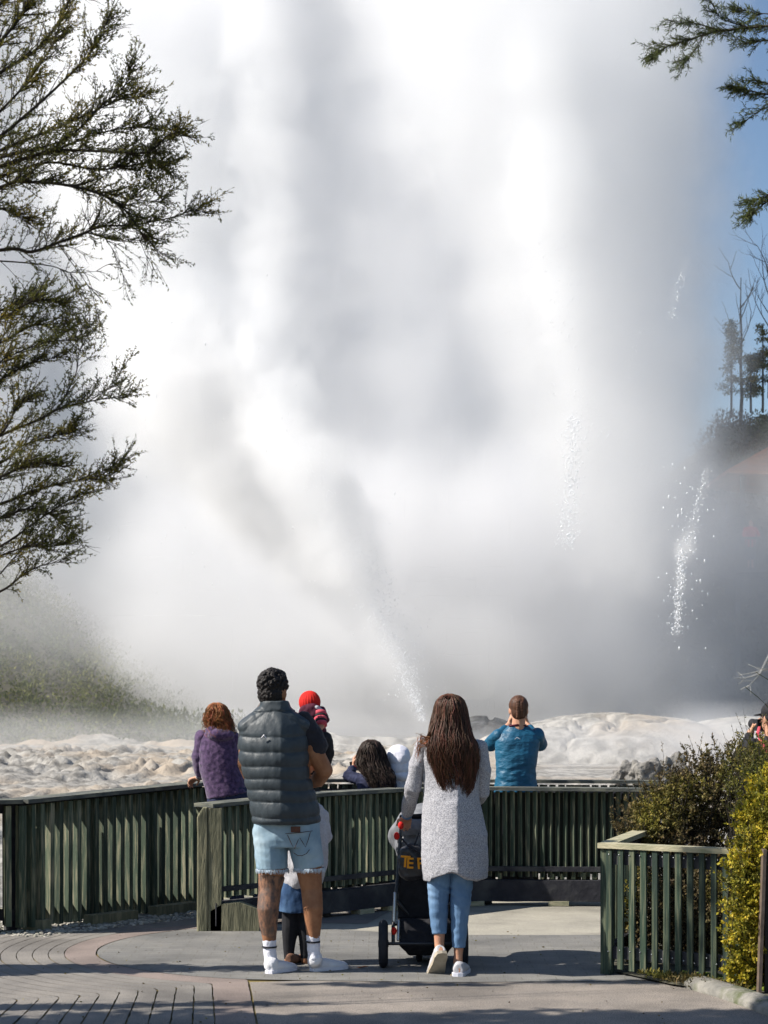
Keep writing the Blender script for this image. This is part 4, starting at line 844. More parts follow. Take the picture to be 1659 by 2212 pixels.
s = Sh(); s.ring_loft([[tuple(V(858, 1985, d+.1)), tuple(V(988, 1985, d+.1)), tuple(V(985, 1985, d+.45)), tuple(V(860, 1985, d+.45))], [tuple(V(865, 2020, d+.03)), tuple(V(980, 2020, d+.03)), tuple(V(980, 2020, d+.5)), tuple(V(865, 2020, d+.5))], [tuple(V(862, 2042, d+.0)), tuple(V(980, 2042, d+.0)), tuple(V(978, 2040, d+.5)), tuple(V(865, 2040, d+.5))], [tuple(V(885, 2062, d+.08)), tuple(V(965, 2062, d+.08)), tuple(V(960, 2062, d+.4)), tuple(V(888, 2062, d+.4))]])
put('basket', s.remesh(.008, 3, wrinkle(.012, 11)), M['charcoal'], st)
s = Sh(); c = P(922, 1800, .42)
s.ell(c+Vector((0, 0, -.02)), (.235, .26, .20), 24, 16); 
def can(c_, q): return q*(.010*math.sin((c_.y*.6+c_.z)*34)+.006*mn.noise(c_*14))
put('canopy', s.remesh(.008, 2, can), M['grey_fab'], st)
s = Sh(); s.ring_loft([[tuple(V(a, v, d+y)), tuple(V(b, v, d+y)), tuple(V(b, v, d+y+.05)), tuple(V(a, v, d+y+.05))] for a, b, v, y in ((868, 975, 1768, .18), (866, 975, 1790, .14), (868, 972, 1806, .15))])
put('storage_pouch', s.remesh(.007, 2, wrinkle(.012, 14)), M['grey_fab'], st)
bg_ = thing('drawstring_bag', tuple(P(890, 1900)), 'dark drawstring bag with orange lettering hanging on the back of the stroller', 'bag')
s = Sh(); s.rings(RG(d+.05, [(885, 905, 1822, .02), (868, 925, 1836, .05), (858, 935, 1856, .065), (858, 938, 1876, .07), (866, 930, 1892, .06), (880, 918, 1900, .03)]), 24, 2.2)
put('bag_body', s.remesh(.006, 2, lambda c_, q: q*(.014*mn.noise(c_*12)+.006*mn.noise(c_*32))), mat('black_nylon', (.03, .03, .034), (.02, .02, .024), 12, .45, .006, 24, spec=.5), bg_)
s = Sh(); s.tube([P(868, 1812, .04), P(882, 1828, -.02), P(915, 1848, -.03)], [.006]*3, 8); s.tube([P(905, 1800, .04), P(895, 1826, -.02)], [.005]*2, 8); put('cord', s.me(), M['black_cloth'], bg_)
for ch, u, v, sz, rt in (('T', 864, 1872, .098, .08), ('E', 877, 1875, .09, .05), ('P', 901, 1877, .095, -.08)):
    cu = bpy.data.curves.new('t', 'FONT'); cu.body = ch; cu.size = sz; cu.extrude = .003; cu.offset = .0016; to = bpy.data.objects.new('t', cu); S.collection.objects.link(to)
    dg = bpy.context.evaluated_depsgraph_get(); me = bpy.data.meshes.new_from_object(to.evaluated_get(dg)); bpy.data.objects.remove(to)
    p = P(u, v, -.035 if ch == 'T' else -.04); me.transform(Matrix.Translation(p) @ Matrix.Rotation(rt, 4, 'Z') @ Matrix.Rotation(rt, 4, 'Y') @ Matrix.Rotation(PI/2, 4, 'X')); put('lettering', me, M['orange_print'], bg_, False)

s = Sh(); c = Vector((P(783, 2091).x, 6637/(2091-1518), .006)); s.ring_loft([[tuple(c+Vector((x, y, z+.004*math.sin(x*90)))) for x, y in ((-.03, 0), (-.012, .016), (.015, .014), (.034, 0), (.012, -.014), (-.014, -.013))] for z in (0, .002)]); tag(put('fallen_leaf', s.me(), mat('orange_leaf', (.5, .16, .05)), origin=c), 'single orange leaf lying on the grey paving between the man and the stroller', 'leaf')
# ================================================================ VEGETATION
def rnd(a, b): return random.uniform(a, b)
def smooth_path(pts, k=5):
    out = []; n = len(pts)
    for i in range(n-1):
        p0, p1, p2, p3 = pts[max(i-1, 0)], pts[i], pts[i+1], pts[min(i+2, n-1)]
        for j in range(k):
            t = j/k; out.append(.5*((2*p1)+(p2-p0)*t+(2*p0-5*p1+4*p2-p3)*t*t+(3*p1-p0-3*p2+p3)*t**3))
    return out+[pts[-1]]
def leafy(boughs, bias, leaf, twig, density, leaf_gap=.008, lift=.25, sub_n=4, width=.42, spread=1.0, bare=.1, droop=0):
    """boughs: list of (points, r0, r1, leafiness). returns wood segments and leaf arrays"""
    segs = []; LP = []; LD = []; LS = []
    for pts, r0, r1, lf in boughs:
        path = smooth_path(pts); segs.append((path, r0, r1)); L = sum((b-a).length for a, b in zip(path, path[1:]))
        for _ in range(int(L*density*lf)):
            i = rnd(.0, len(path)-1.01); i0 = int(i); p = path[i0].lerp(path[i0+1], i-i0); t = (path[i0+1]-path[i0]).normalized(); q = i/len(path)
            d = (t*rnd(.4, 1.2)+Vector((rnd(-1, 1), rnd(-1, 1), rnd(-.8, 1)))*.75*spread+Vector(bias)*.4).normalized(); tl = rnd(*twig)*(1.05-.35*q)
            tp = [p]
            for k in range(5):
                d = (d+Vector((rnd(-1, 1), rnd(-1, 1), rnd(-1, 1)))*.18+Vector((0, 0, lift*.2-droop*.25))).normalized(); tp.append(tp[-1]+d*tl/5)
            segs.append((tp, r1*.8+.0012, .0006)); subs = [(tp, 1)]
            for k in range(sub_n):
                j = random.randint(1, 4); b = tp[j]; sd = ((tp[j+1]-tp[j]).normalized()+Vector((rnd(-1, 1), rnd(-1, 1), rnd(-1, 1)))*.8).normalized(); sl = tl*rnd(.2, .5)
                sp = [b]
                for z in range(3): sd = (sd+Vector((rnd(-1, 1), rnd(-1, 1), rnd(-.6, 1)))*.15).normalized(); sp.append(sp[-1]+sd*sl/3)
                segs.append((sp, .0011, .0005)); subs.append((sp, 1))
            if random.random() < bare: continue
            for sp, _w in subs:
                l = sum((b-a).length for a, b in zip(sp, sp[1:])); n = int(l/leaf_gap)
                for z in range(n):
                    f = rnd(.12, .99)*(len(sp)-1.001); f0 = int(f); dd = (sp[f0+1]-sp[f0]).normalized(); c = sp[f0].lerp(sp[f0+1], f-f0)
                    LP.append(tuple(c)); e = dd*.8+Vector((rnd(-1, 1), rnd(-1, 1), rnd(-1, 1))); LD.append(tuple(e)); LS.append(rnd(*leaf))
    return segs, scatter_leaves(LP, LD, np.array(LS), width)
def U(pts, d, dz=.0):
    return [V(p[0]*(.88 if 0 < p[0] < 700 else 1), p[1], d+(p[2] if len(p) > 2 else 0)+rnd(-dz, dz)) for p in pts]
random.seed(21)
# ---- the tree that reaches in from the left
tl = thing('tree', (-3.3, 8.1, 0), 'olive green small-leaved tree reaching into the picture from the left edge', 'tree')
D = 8.0
B = [([(-250, 520), (0, 404), (60, 392), (180, 402), (290, 440), (360, 520, .1)], .012, .003, 1.0),
     ([(-250, 600), (0, 539), (75, 543), (140, 524), (212, 501), (244, 488), (326, 485), (423, 469), (470, 455), (505, 460)], .011, .0015, .7),
     ([(212, 501), (290, 520), (350, 520), (394, 548)], .004, .001, .7),
     ([(-200, 420), (0, 358), (130, 326), (260, 326), (358, 329), (417, 290), (445, 293)], .012, .0015, 1.1),
     ([(-150, 250), (0, 156), (98, 98), (160, 20), (190, -60)], .012, .002, 1.0),
     ([(-150, 400), (0, 293), (130, 195), (228, 107), (262, 45)], .011, .0015, 1.0),
     ([(-150, 420), (0, 325), (163, 267), (293, 215), (350, 210)], .011, .0015, 1.2),
     ([(0, 340), (160, 300), (245, 230), (310, 180), (316, 150)], .007, .0012, 1.1),
     ([(-150, 380), (0, 240), (90, 150), (150, 60)], .009, .002, 1.0),
     ([(-150, 260), (0, 90), (60, 20), (90, -60)], .010, .003, .9), ([(-120, 60), (0, 10), (40, -60)], .008, .003, 1),
     ([(-150, 420), (0, 380), (120, 350), (230, 365), (300, 360), (380, 350), (395, 365)], .009, .0015, 1.2),
     ([(120, 330), (230, 290), (330, 275), (385, 280)], .006, .001, 1.2),
     ([(160, 400), (250, 415), (330, 430), (395, 435), (390, 420)], .005, .001, 1.1), ([(300, 440), (360, 400), (372, 345)], .004, .001, 1.3),
     ([(-100, 440), (0, 450), (30, 460), (65, 480)], .006, .002, 1.6)]
B2_ = [([(-60, 560), (49, 566), (130, 575), (172, 588), (250, 585)], .005, .001, .35), ([(140, 524), (170, 560), (215, 615), (250, 650)], .003, .0008, .25), ([(250, 505), (290, 560), (310, 630)], .002, .0007, .3), ([(330, 490), (355, 545), (375, 590)], .002, .0007, .3), ([(172, 588), (190, 640), (240, 670)], .002, .0007, .3)]
B3_ = [([(-120, 1000), (0, 940), (92, 907), (142, 884), (198, 871), (257, 861), (305, 859)], .009, .001, .75), ([(142, 884), (185, 810), (195, 760), (222, 700)], .004, .0008, .8), ([(215, 868), (262, 840), (298, 800)], .003, .0008, .6),
     ([(-120, 760), (0, 690), (80, 650), (130, 650), (150, 660)], .008, .002, 1.4), ([(-120, 800), (0, 740), (90, 700), (150, 720), (160, 700)], .008, .001, 1.3), ([(-120, 880), (0, 820), (60, 790), (150, 770)], .007, .001, 1.4),
     ([(-120, 720), (0, 670), (40, 655), (75, 650)], .007, .002, 1.2), ([(-120, 860), (0, 780), (110, 740), (190, 735)], .006, .001, .9)]
B4_ = [([(-120, 1120), (0, 1088), (99, 1055), (198, 1036), (250, 1032), (290, 1003)], .010, .0012, 1.0), ([(-120, 1040), (0, 1000), (60, 960), (140, 940), (170, 930)], .008, .0015, 1.4), ([(-120, 1100), (0, 1030), (90, 1000), (160, 1010)], .008, .002, 1.5),
     ([(-120, 1240), (0, 1180), (99, 1120), (165, 1082), (215, 1062)], .008, .001, .8), ([(-120, 1160), (0, 1120), (60, 1100), (120, 1110), (160, 1140)], .008, .002, 1.4), ([(-100, 1240), (0, 1200), (70, 1180), (130, 1180), (165, 1170)], .007, .0015, 1.3),
     ([(-120, 1320), (0, 1277), (49, 1246), (99, 1222), (150, 1214)], .008, .0015, .4), ([(0, 1240), (40, 1200), (85, 1165), (120, 1150)], .004, .001, .6), ([(-60, 1000), (10, 930), (40, 880), (70, 860)], .007, .002, 1.4)]
allw = []; lv = []; lf = []; nb = 0
for BB, kw in ((B, dict(density=95, twig=(.06, .22))), (B2_, dict(density=90, twig=(.08, .24), droop=1.0, leaf_gap=.016)), (B3_, dict(density=100, twig=(.06, .20))), (B4_, dict(density=104, twig=(.06, .20)))):
    bo = [(U(p, D+rnd(-.25, .35), .03), r0, r1, l) for p, r0, r1, l in BB]
    sg, (v_, f_) = leafy(bo, (.6, 0, .3), (.008, .017), kw['twig'], kw['density'], kw.get('leaf_gap', .0068), droop=kw.get('droop', 0))
    allw += sg; lv.append(v_); lf.append(f_+nb); nb += len(v_)
tr = [Vector((-3.3, 8.1, -.1)), Vector((-3.25, 8.1, 1.2)), Vector((-3.1, 8.15, 2.4)), Vector((-3.0, 8.2, 3.8)), Vector((-2.9, 8.2, 5.6))]
s = Sh(); s.tube(tr, [.12, .10, .08, .06, .03], 12)
for y_ in ((-250, 560), (-200, 420), (-150, 300), (-120, 60), (-120, 760), (-120, 1000), (-120, 1200)):
    e = V(y_[0], y_[1], D+.03); k = min(tr, key=lambda q: abs(q.z-(e.z-.5))); s.tube([k, k.lerp(e, .5)+Vector((0, 0, .1)), e], [.03, .02, .012], 8)
put('trunk', s.me(), M['bark'], tl)
v, q = twig_tubes(allw, 3); put('branches', mesh_np(v, q), M['bark'], tl)
put('crown', mesh_np(np.concatenate(lv), np.concatenate(lf)), M['leaf_dark'], tl, False)
# ---- the needle-leaved tree at the upper right
random.seed(5)
tn = thing('conifer', (3.1, 8.0, 0), 'needle-leaved tree whose branch tips hang into the upper right corner', 'tree')
Bn = [([(1780, 60), (1659, 57), (1554, 68), (1482, 88), (1433, 105), (1412, 126)], .009, .0012, 1), ([(1560, 66), (1500, 50), (1450, 45)], .003, .001, .8), ([(1520, 75), (1500, 110), (1478, 140)], .003, .001, 1), ([(1620, 60), (1560, 40), (1540, 5)], .004, .001, .7), ([(1780, 85), (1659, 88), (1610, 94)], .005, .001, .8), ([(1780, 20), (1659, 30), (1600, 20)], .005, .001, .8),
      ([(1780, 220), (1659, 204), (1620, 196), (1590, 188)], .007, .001, 1.1), ([(1700, 215), (1659, 231), (1625, 250), (1590, 283)], .004, .001, .8), ([(1700, 190), (1659, 180), (1630, 172)], .004, .001, .8),
      ([(1780, 400), (1680, 425), (1645, 445), (1622, 466)], .006, .001, 1.2), ([(1700, 420), (1650, 424), (1625, 440)], .003, .001, 1)]
bo = [(U(p, 8+rnd(-.1, .1), .02), a, b, l) for p, a, b, l in Bn]
sg, (v_, f_) = leafy(bo, (-.9, 0, -.15), (.014, .028), (.05, .12), 120, .0045, lift=-.1, sub_n=2, width=.16, spread=.7, bare=0)
v, q = twig_tubes(sg, 3); put('branches', mesh_np(v, q), M['bark'], tn); put('needles', mesh_np(v_, f_), M['leaf_con'], tn, False)
s = Sh(); s.tube([(3.1, 8, -.1), (3.1, 8, 3), (3.05, 8, 6)], [.14, .11, .05], 12)
for u, v0 in ((1780, 60), (1780, 220), (1780, 400)): e = V(u, v0, 8); s.tube([(3.08, 8, e.z-.25), ((3.08+e.x)/2, 8, e.z-.05), e], [.03, .02, .01], 8)
put('trunk', s.me(), M['bark'], tn)

def bush(name, label, blobs, m, n, leaf, seed, group=None, stems=140, base=None, width=.5, spikes=60, cat='bush'):
    random.seed(seed); rg = np.random.default_rng(seed); T = thing(name, base, label, cat, group); LP = []; LD = []; LS = []; segs = []
    tot = sum(b[3]*b[4]+b[4]*b[5] for b in blobs); bz = Vector(base)
    cs = [(V(b[0], b[1], b[2]), b[3], b[4], b[5]) for b in blobs]
    for (c, rx, ry, rz) in cs:
        k = int(n*(rx*ry+ry*rz)/tot)
        nt = int(k/26)
        for _ in range(nt):  # little leafy sprays standing out of the mass
            d = Vector(rg.normal(size=3)); d.normalize(); lump = 1+.35*mn.noise(d*2.2+c); r = (rnd(0, 1)**.35)*lump
            p = c+Vector((d.x*rx*r, d.y*ry*r, d.z*rz*r))
            if p.z < .03: continue
            g = (d*.8+Vector((rnd(-1, 1), rnd(-1, 1), rnd(-.3, 1.4)))).normalized(); L = rnd(.05, .13); pts = [p-g*L*.5]
            for z in range(4): g = (g+Vector((rnd(-1, 1), rnd(-1, 1), rnd(-1, 1)))*.15).normalized(); pts.append(pts[-1]+g*L/4)
            segs.append((pts, .0016, .0006))
            for z in range(26):
                f = rnd(0, 3.99); i = int(f); c2 = pts[i].lerp(pts[i+1], f-i); LP.append(tuple(c2)); LD.append(tuple(g*.6+Vector((rnd(-1, 1), rnd(-1, 1), rnd(-1, 1))))); LS.append(rnd(*leaf))
    for _ in range(stems):
        c, rx, ry, rz = random.choice(cs); a = Vector((bz.x+rnd(-.15, .15), bz.y+rnd(-.1, .1), 0)); d = Vector((rnd(-1, 1), rnd(-1, 1), rnd(-.2, 1))); e = c+Vector((d.x*rx, d.y*ry, d.z*rz))*.95
        mid = a.lerp(e, .5)+Vector((rnd(-.1, .1), rnd(-.1, .1), rnd(-.05, .15))); segs.append((smooth_path([a, mid, e], 4), .006, .001))
    for _ in range(spikes):
        c, rx, ry, rz = random.choice(cs); a = rnd(0, PI); p = c+Vector((math.cos(a)*rx*.9, rnd(-.5, .5)*ry, math.sin(a)*rz*.9)); g = Vector((math.cos(a)*.5+rnd(-.4, .4), rnd(-.3, .3), 1)).normalized(); L = rnd(.08, .22); q = p+g*L
        segs.append(([p, p.lerp(q, .5)+Vector((rnd(-.01, .01), 0, 0)), q], .002, .0007))
        for z in range(14): LP.append(tuple(p.lerp(q, rnd(0, .95)))); LD.append(tuple(g+Vector((rnd(-1, 1), rnd(-1, 1), rnd(-1, 1)))*.8)); LS.append(rnd(*leaf)*.7)
    v, q = twig_tubes(segs, 3); put('stems', mesh_np(v, q), M['bark'], T); v, q = scatter_leaves(LP, LD, np.array(LS), width); put('foliage', mesh_np(v, q), m, T, False); return T
b0 = V(1500, 1850, 12.6)
bush('bush', 'dark brownish green bush behind the pale-railed near fence', [(1400, 1785, 12.5, .2, .25, .20), (1440, 1745, 12.6, .22, .28, .24), (1500, 1715, 12.7, .28, .3, .28), (1570, 1700, 12.8, .28, .3, .28), (1640, 1680, 12.8, .25, .3, .27), (1450, 1870, 12.5, .25, .3, .3), (1560, 1850, 12.6, .3, .3, .35), (1480, 1960, 12.4, .4, .35, .35), (1570, 2000, 12.2, .3, .35, .3), (1440, 2000, 11.7, .22, .16, .32), (1530, 1980, 11.6, .25, .16, .36), (1390, 1990, 11.8, .14, .14, .30)], M['leaf_brown'], 90000, (.014, .028), 31, stems=420, base=(b0.x, 12.6, 0), spikes=90)
bush('bush', 'olive bush at the right edge in front of the photographer in the black cap', [(1610, 1680, 12.0, .15, .22, .16), (1650, 1655, 12.0, .18, .22, .2), (1690, 1690, 12.0, .25, .25, .25), (1680, 1800, 12.0, .3, .3, .4)], mat('olive_yellow_leaf', (.17, .16, .025), (.07, .08, .018), 5, .6, island=.5, trans=.3), 15000, (.010, .022), 33, stems=120, base=(V(1670, 1, 12).x, 12.0, 0), spikes=60)
bush('bush', 'bright yellow-green bush spilling over the near fence at the right edge', [(1672, 1715, 11.0, .15, .22, .14), (1655, 1775, 10.85, .17, .22, .19), (1662, 1850, 10.7, .22, .2, .22), (1598, 1870, 10.75, .07, .08, .09), (1632, 1935, 10.66, .18, .14, .20), (1622, 2030, 10.64, .15, .12, .20), (1600, 2090, 10.66, .10, .10, .10), (1700, 1950, 10.8, .3, .25, .5)], M['leaf_yellow'], 60000, (.013, .026), 32, stems=160, base=(V(1660, 1, 11).x, 11.0, 0), spikes=30, width=.6)
# shrubs and a tree standing to the left of the frame whose shade falls across the paving
def off_frame(name, lab, blobs, n, leaf, seed, base, cat):
    bush(name, lab, [(829.5+x/y*F, 1518-(z-1.6)*F/y, y, rx, ry, rz) for x, y, z, rx, ry, rz in blobs], M['leaf_dark'], n, leaf, seed, stems=60, base=base, spikes=30, cat=cat)
off_frame('shrub', 'tall shrub just outside the left edge beside the left fence', [(-3.6, 11.25, .9, .45, .22, .3), (-3.75, 11.3, 1.4, .5, .22, .3), (-3.6, 11.25, 1.9, .45, .18, .25), (-3.4, 11.2, 2.35, .4, .12, .16), (-3.2, 11.15, 2.9, .4, .06, .12)], 34000, (.025, .045), 70, (-3.7, 11.35, 0), 'shrub')
off_frame('shrub', 'shrub outside the left edge nearest the paver rows', [(-4.0, 9.8, 1.2, .5, .12, .3), (-3.9, 9.8, 1.9, .5, .09, .3), (-3.7, 9.8, 2.6, .5, .06, .22)], 12000, (.025, .045), 71, (-4.1, 9.8, 0), 'shrub')
off_frame('young_tree', 'spreading leafy tree outside the left edge, taller than the shrubs', [(-5.2, 9.1, 2.6, .6, .4, .35), (-4.8, 9.1, 3.3, .6, .4, .35), (-4.3, 9.0, 3.6, .6, .35, .35), (-3.9, 9.0, 4.2, .6, .35, .35), (-3.6, 8.9, 4.7, .6, .35, .35), (-3.6, 8.9, 5.4, .7, .35, .4), (-3.2, 8.8, 5.9, .6, .35, .35), (-4.2, 10.3, 3.9, .7, .07, .12), (-3.6, 10.3, 4.6, .7, .07, .10), (-3.4, 10.2, 5.4, .8, .06, .10)], 80000, (.035, .06), 81, (-5.0, 9.0, 0), 'tree')
# two flax blades and weeds by the fence foot
random.seed(4)
fx = thing('flax_plant', (V(1690, 1, 13).x, 13.0, 0), 'long narrow flax blades rising at the right edge above the black cap', 'plant')
segs = [([V(1700, 1640, 13), V(1668, 1540, 13), V(1610, 1484, 12.9)], .008, .002), ([V(1715, 1620, 13), V(1690, 1500, 13), V(1633, 1452, 12.9)], .008, .002), ([V(1712, 1660, 13), V(1712, 1540, 13), V(1705, 1460, 13)], .008, .002)]
segs = [([Vector((3.0, 13.1, 0)), a[0]]+a, .006, b) for a, r, b in segs]
segs = [(smooth_path(a, 4), .007, .0025) for a, _, b in segs]; v, q = twig_tubes(segs, 4); put('blade', mesh_np(v, q), M['leaf_con'], fx)
LP = []; LD = []; LS = []
for _ in range(900):
    t = random.random(); p = V(1400, 2120, 11.0).lerp(V(1600, 2140, 10.45), t); LP.append((p.x+rnd(-.05, .1), p.y+rnd(.0, .22), .012+rnd(0, .03))); LD.append((rnd(-1, 1), rnd(-1, 1), rnd(.1, 1.2))); LS.append(rnd(.015, .05))
v, q = scatter_leaves(LP, LD, np.array(LS), .3); tag(put('weeds', mesh_np(v, q), M['leaf_brown'], None, False), kind='stuff')

LP = []; LD = []; LS = []
for _ in range(260): y = rnd(9.3, 13.6); x = rnd(-2.2, 2.4); LP.append((x, y, .006)); LD.append((rnd(-1, 1), rnd(-1, 1), .06)); LS.append(rnd(.008, .022))
v, q = scatter_leaves(LP, LD, np.array(LS), .5); tag(put('leaf_litter', mesh_np(v, q), M['leaf_brown'], None, False), kind='stuff')
# ================================================================ FAR SIDE
random.seed(77)
dt = thing('dead_tree', tuple(V(1720, 1540, 50)), 'bleached bare branching limb on the slope at the right edge', 'tree')
def bare(p, d, L, r, lev, out, up=.2, cr=.35):
    pts = [p]
    for k in range(4): d = (d+Vector((rnd(-1, 1), rnd(-.5, .5), rnd(-1, 1)))*cr*.5+Vector((0, 0, up*.2))).normalized(); pts.append(pts[-1]+d*L/4)
    out.append((pts, r, r*.5))
    if lev: [bare(pts[random.choice((2, 3, 4))], (d+Vector((rnd(-1, 1), rnd(-.5, .5), rnd(-.6, .8)))*.9).normalized(), L*rnd(.5, .75), r*.5, lev-1, out, up, cr) for _ in range(3)]
out = []; bare(V(1672, 1400, 50), Vector((-.6, 0, -.75)), .75, .05, 2, out, -.1, .2); bare(V(1690, 1440, 50), Vector((-1, 0, -.1)), .7, .035, 1, out, 0, .2); bare(V(1700, 1440, 50), Vector((-.4, 0, .9)), .7, .04, 0, out); out.append(([V(1725, 1560, 50), V(1712, 1480, 50), V(1690, 1430, 50), V(1668, 1395, 50)], .1, .05))
v, q = twig_tubes(out, 5); put('limb', mesh_np(v, q), M['dead_wood'], dt)
for i, (u, v0, vt, lab, lv_) in enumerate(((1601, 860, 600, 'thin bare tree against the blue sky at the right', 2), (1664, 800, 560, 'bare branching tree at the right edge above the hillside', 3))):
    T = thing('bare_tree', tuple(V(u, v0, 80)), lab, 'tree', 'bare trees on the right hilltop'); out = []
    out.append(([V(u+rnd(-2, 2), v0+60-(v0+60-vt)*k/5, 80) for k in range(6)], .10, .02))
    for k in range(9):
        t = rnd(.35, .95); bare(V(u, v0+60-(v0+60-vt)*t, 80), Vector((rnd(-.6, .6), 0, .8)), rnd(.8, 1.8), .03, lv_-1, out, .4)
    v, q = twig_tubes(out, 4); put('trunk', mesh_np(v, q), M['bark'], T)
for i, (u, v0, vt, wpx, lab) in enumerate(((1648, 850, 700, 38, 'dark leafy tree at the right edge below the bare branches'), (1580, 860, 690, 22, 'small dark tree half hidden by steam at the right'), (1622, 850, 770, 20, 'low dark tree between the bare trunk and the right edge'))):
    T = thing('dark_tree', tuple(V(u, v0, 78)), lab, 'tree', 'leafy trees on the right hilltop'); p0 = V(u, v0+40, 78); p1 = V(u, vt, 78)
    s = Sh(); s.tube([p0, p0.lerp(p1, .5), p1], [.05, .04, .02], 8); put('trunk', s.me(), M['bark'], T); LP = []; LD = []; LS = []
    for _ in range(26):
        t = random.random(); c = p0.lerp(p1, .25+.75*t)+Vector((rnd(-1, 1)*wpx/53*.6*(1.1-t*.6), rnd(-.5, .5), 0)); r = rnd(.2, .42)
        for z in range(90): e = Vector(RNG.normal(size=3)).normalized()*r*rnd(.2, 1); LP.append(tuple(c+Vector((e.x, e.y, e.z*.6)))); LD.append((rnd(-1, 1), rnd(-1, 1), rnd(-1, 1))); LS.append(rnd(.06, .14))
    v, q = scatter_leaves(LP, LD, np.array(LS), .5); put('crown', mesh_np(v, q), M['leaf_dark'], T, False)
def cover(name, n, samp, m, sz, seed, hgt):
    random.seed(seed); LP = []; LD = []; LS = []
    for _ in range(n):
        x, y = samp(); z = height(x, y); k = mn.noise(Vector((x*.7, y*.7, 2))); R = rnd(.25, .7)*hgt*(1+k)
        for i in range(26):
            e = Vector(RNG.normal(size=3)); e.normalize(); e *= R*rnd(.6, 1); LP.append((x+e.x, y+e.y, z+.2+e.z)); LD.append((e.x+rnd(-.5, .5), e.y, e.z+rnd(-.2, .8))); LS.append(rnd(*sz))
    v, q = scatter_leaves(LP, LD, np.array(LS), .5); o = put(name, mesh_np(v, q), m, None, False); tag(o, kind='stuff')
def sl(): y = rnd(58, 84); return -rnd(4.5, 24), y
def srr(): y = rnd(60, 82); return rnd(9.5, 21), y
cover('hillside_scrub', 3200, sl, M['leaf_hill'], (.07, .18), 3, .9)
cover('right_slope_scrub', 1900, srr, M['leaf_hill_brown'], (.07, .18), 4, .8)
# shelter with an orange roof and the lookout deck with a person in red
M['terracotta'] = mat('terracotta_roof', (.42, .13, .04), (.32, .10, .035), 3, .7)
M['grey_wood'] = mat('grey_timber', (.10, .10, .10), (.06, .06, .06), 3, .8)
e0 = V(1572, 1014, 68); e1 = V(1790, 1022, 66.5); rg_ = V(1690, 948, 69.5); e2 = Vector((e1.x, 73, e1.z)); e3 = Vector((e0.x, 73, e0.z)); rg2 = Vector((rg_.x+.6, 70.5, rg_.z))
sh = thing('shelter', (rg_.x, 70, height(rg_.x, 70)), 'open shelter with a low orange hipped roof at the right edge above the lookout', 'shelter')
me = mesh_np([tuple(p) for p in (e0, e1, e2, e3, rg_, rg2)]+[tuple(p-Vector((0, 0, .12))) for p in (e0, e1, e2, e3)], [(0, 1, 5, 4), (1, 2, 5), (2, 3, 4, 5), (3, 0, 4), (0, 6, 7, 1), (1, 7, 8, 2), (2, 8, 9, 3), (3, 9, 6, 0), (9, 8, 7, 6)]); put('roof', me, M['terracotta'], sh, False)
for x, y in ((e0.x+.6, 68.4), (e1.x-.4, 67.2), (e0.x+.6, 72.4), (e1.x-.4, 72.6)): s = Sh(); s.box((x, y, e0.z-1.3), (.08, .08, 1.3)); put('post', s.me(), M['grey_wood'], sh, False)
dk = thing('lookout_deck', tuple(V(1650, 1225, 66)), 'grey timber lookout deck with a balustrade where the person in red stands', 'deck'); r0 = V(1590, 1163, 65.4); r1 = V(1800, 1161, 65.4); zf = r0.z-1.0
s = Sh(); s.beam(r0, r1, .12, .07); put('handrail', s.me(), M['grey_wood'], dk, False)
s = Sh(); s.box(((r0.x+r1.x)/2, 67.2, zf-.08), ((r1.x-r0.x)/2, 1.9, .08)); put('floor', s.me(), M['grey_wood'], dk, False)
s = Sh()
for i in range(28): x = r0.x+(r1.x-r0.x)*i/27; s.box((x, r0.y, zf+.49), (.022, .022, .45))
put('balusters', s.me(), M['grey_wood'], dk, False)
for x in (r0.x+.2, r0.x+1.6, r1.x-.2): s = Sh(); s.box((x, 66.2, zf-1.9), (.09, .09, 1.8)); put('post', s.me(), M['grey_wood'], dk, False)
d = 66
c = V(1621, 1163, 66); T = thing('person', (c.x, 66, zf), 'person in a red top leaning on the railing of the far lookout', 'person')
s = Sh(); R, f = head(s, (c.x+.03, 66, zf+1.56), 2.6, 1.1); s.rings([(c.x, 66, zf+.8, .14, .1), (c.x, 66, zf+1.1, .15, .11), (c.x, 66, zf+1.35, .19, .11), (c.x, 66, zf+1.45, .08, .07)], 18)
for e in (-1, 1): A = [Vector((c.x+.18*e, 66, zf+1.38)), Vector((c.x+.25*e, 65.85, zf+1.15)), Vector((c.x+.2*e, 65.5, zf+1.04))]; s.tube(A, [.05, .045, .03]); hand(s, A[2], (0, -1, 0), (0, 0, -1), e, 1.1, .6); s.tube([(c.x+.08*e, 66, zf+.85), (c.x+.08*e, 66, zf+.45), (c.x+.08*e, 66, zf+.05)], [.08, .06, .04]); foot(s, (c.x+.08*e, 66.05, zf), PI, 1)
put('body', s.remesh(.010, 2), M['skin'], T); eyes(T, R, f, 1.1)
s = Sh(); s.rings([(c.x, 66, zf+.75, .17, .13), (c.x, 66, zf+1.1, .18, .13), (c.x, 66, zf+1.36, .22, .13), (c.x, 66, zf+1.46, .1, .09)], 18)
for e in (-1, 1): s.tube([Vector((c.x+.18*e, 66, zf+1.38)), Vector((c.x+.26*e, 65.85, zf+1.15)), Vector((c.x+.2*e, 65.58, zf+1.05))], [.065, .06, .045])
put('red_top', s.remesh(.012, 1), mat('bright_red_cloth', (.7, .03, .06)), T)
s = Sh(); s.rings([(c.x, 66, zf+.55, .18, .13), (c.x, 66, zf+.85, .17, .12)], 16)
for e in (-1, 1): s.tube([(c.x+.08*e, 66, zf+.8), (c.x+.08*e, 66, zf+.4)], [.1, .09])
put('shorts', s.remesh(.012, 1), M['navy'], T)
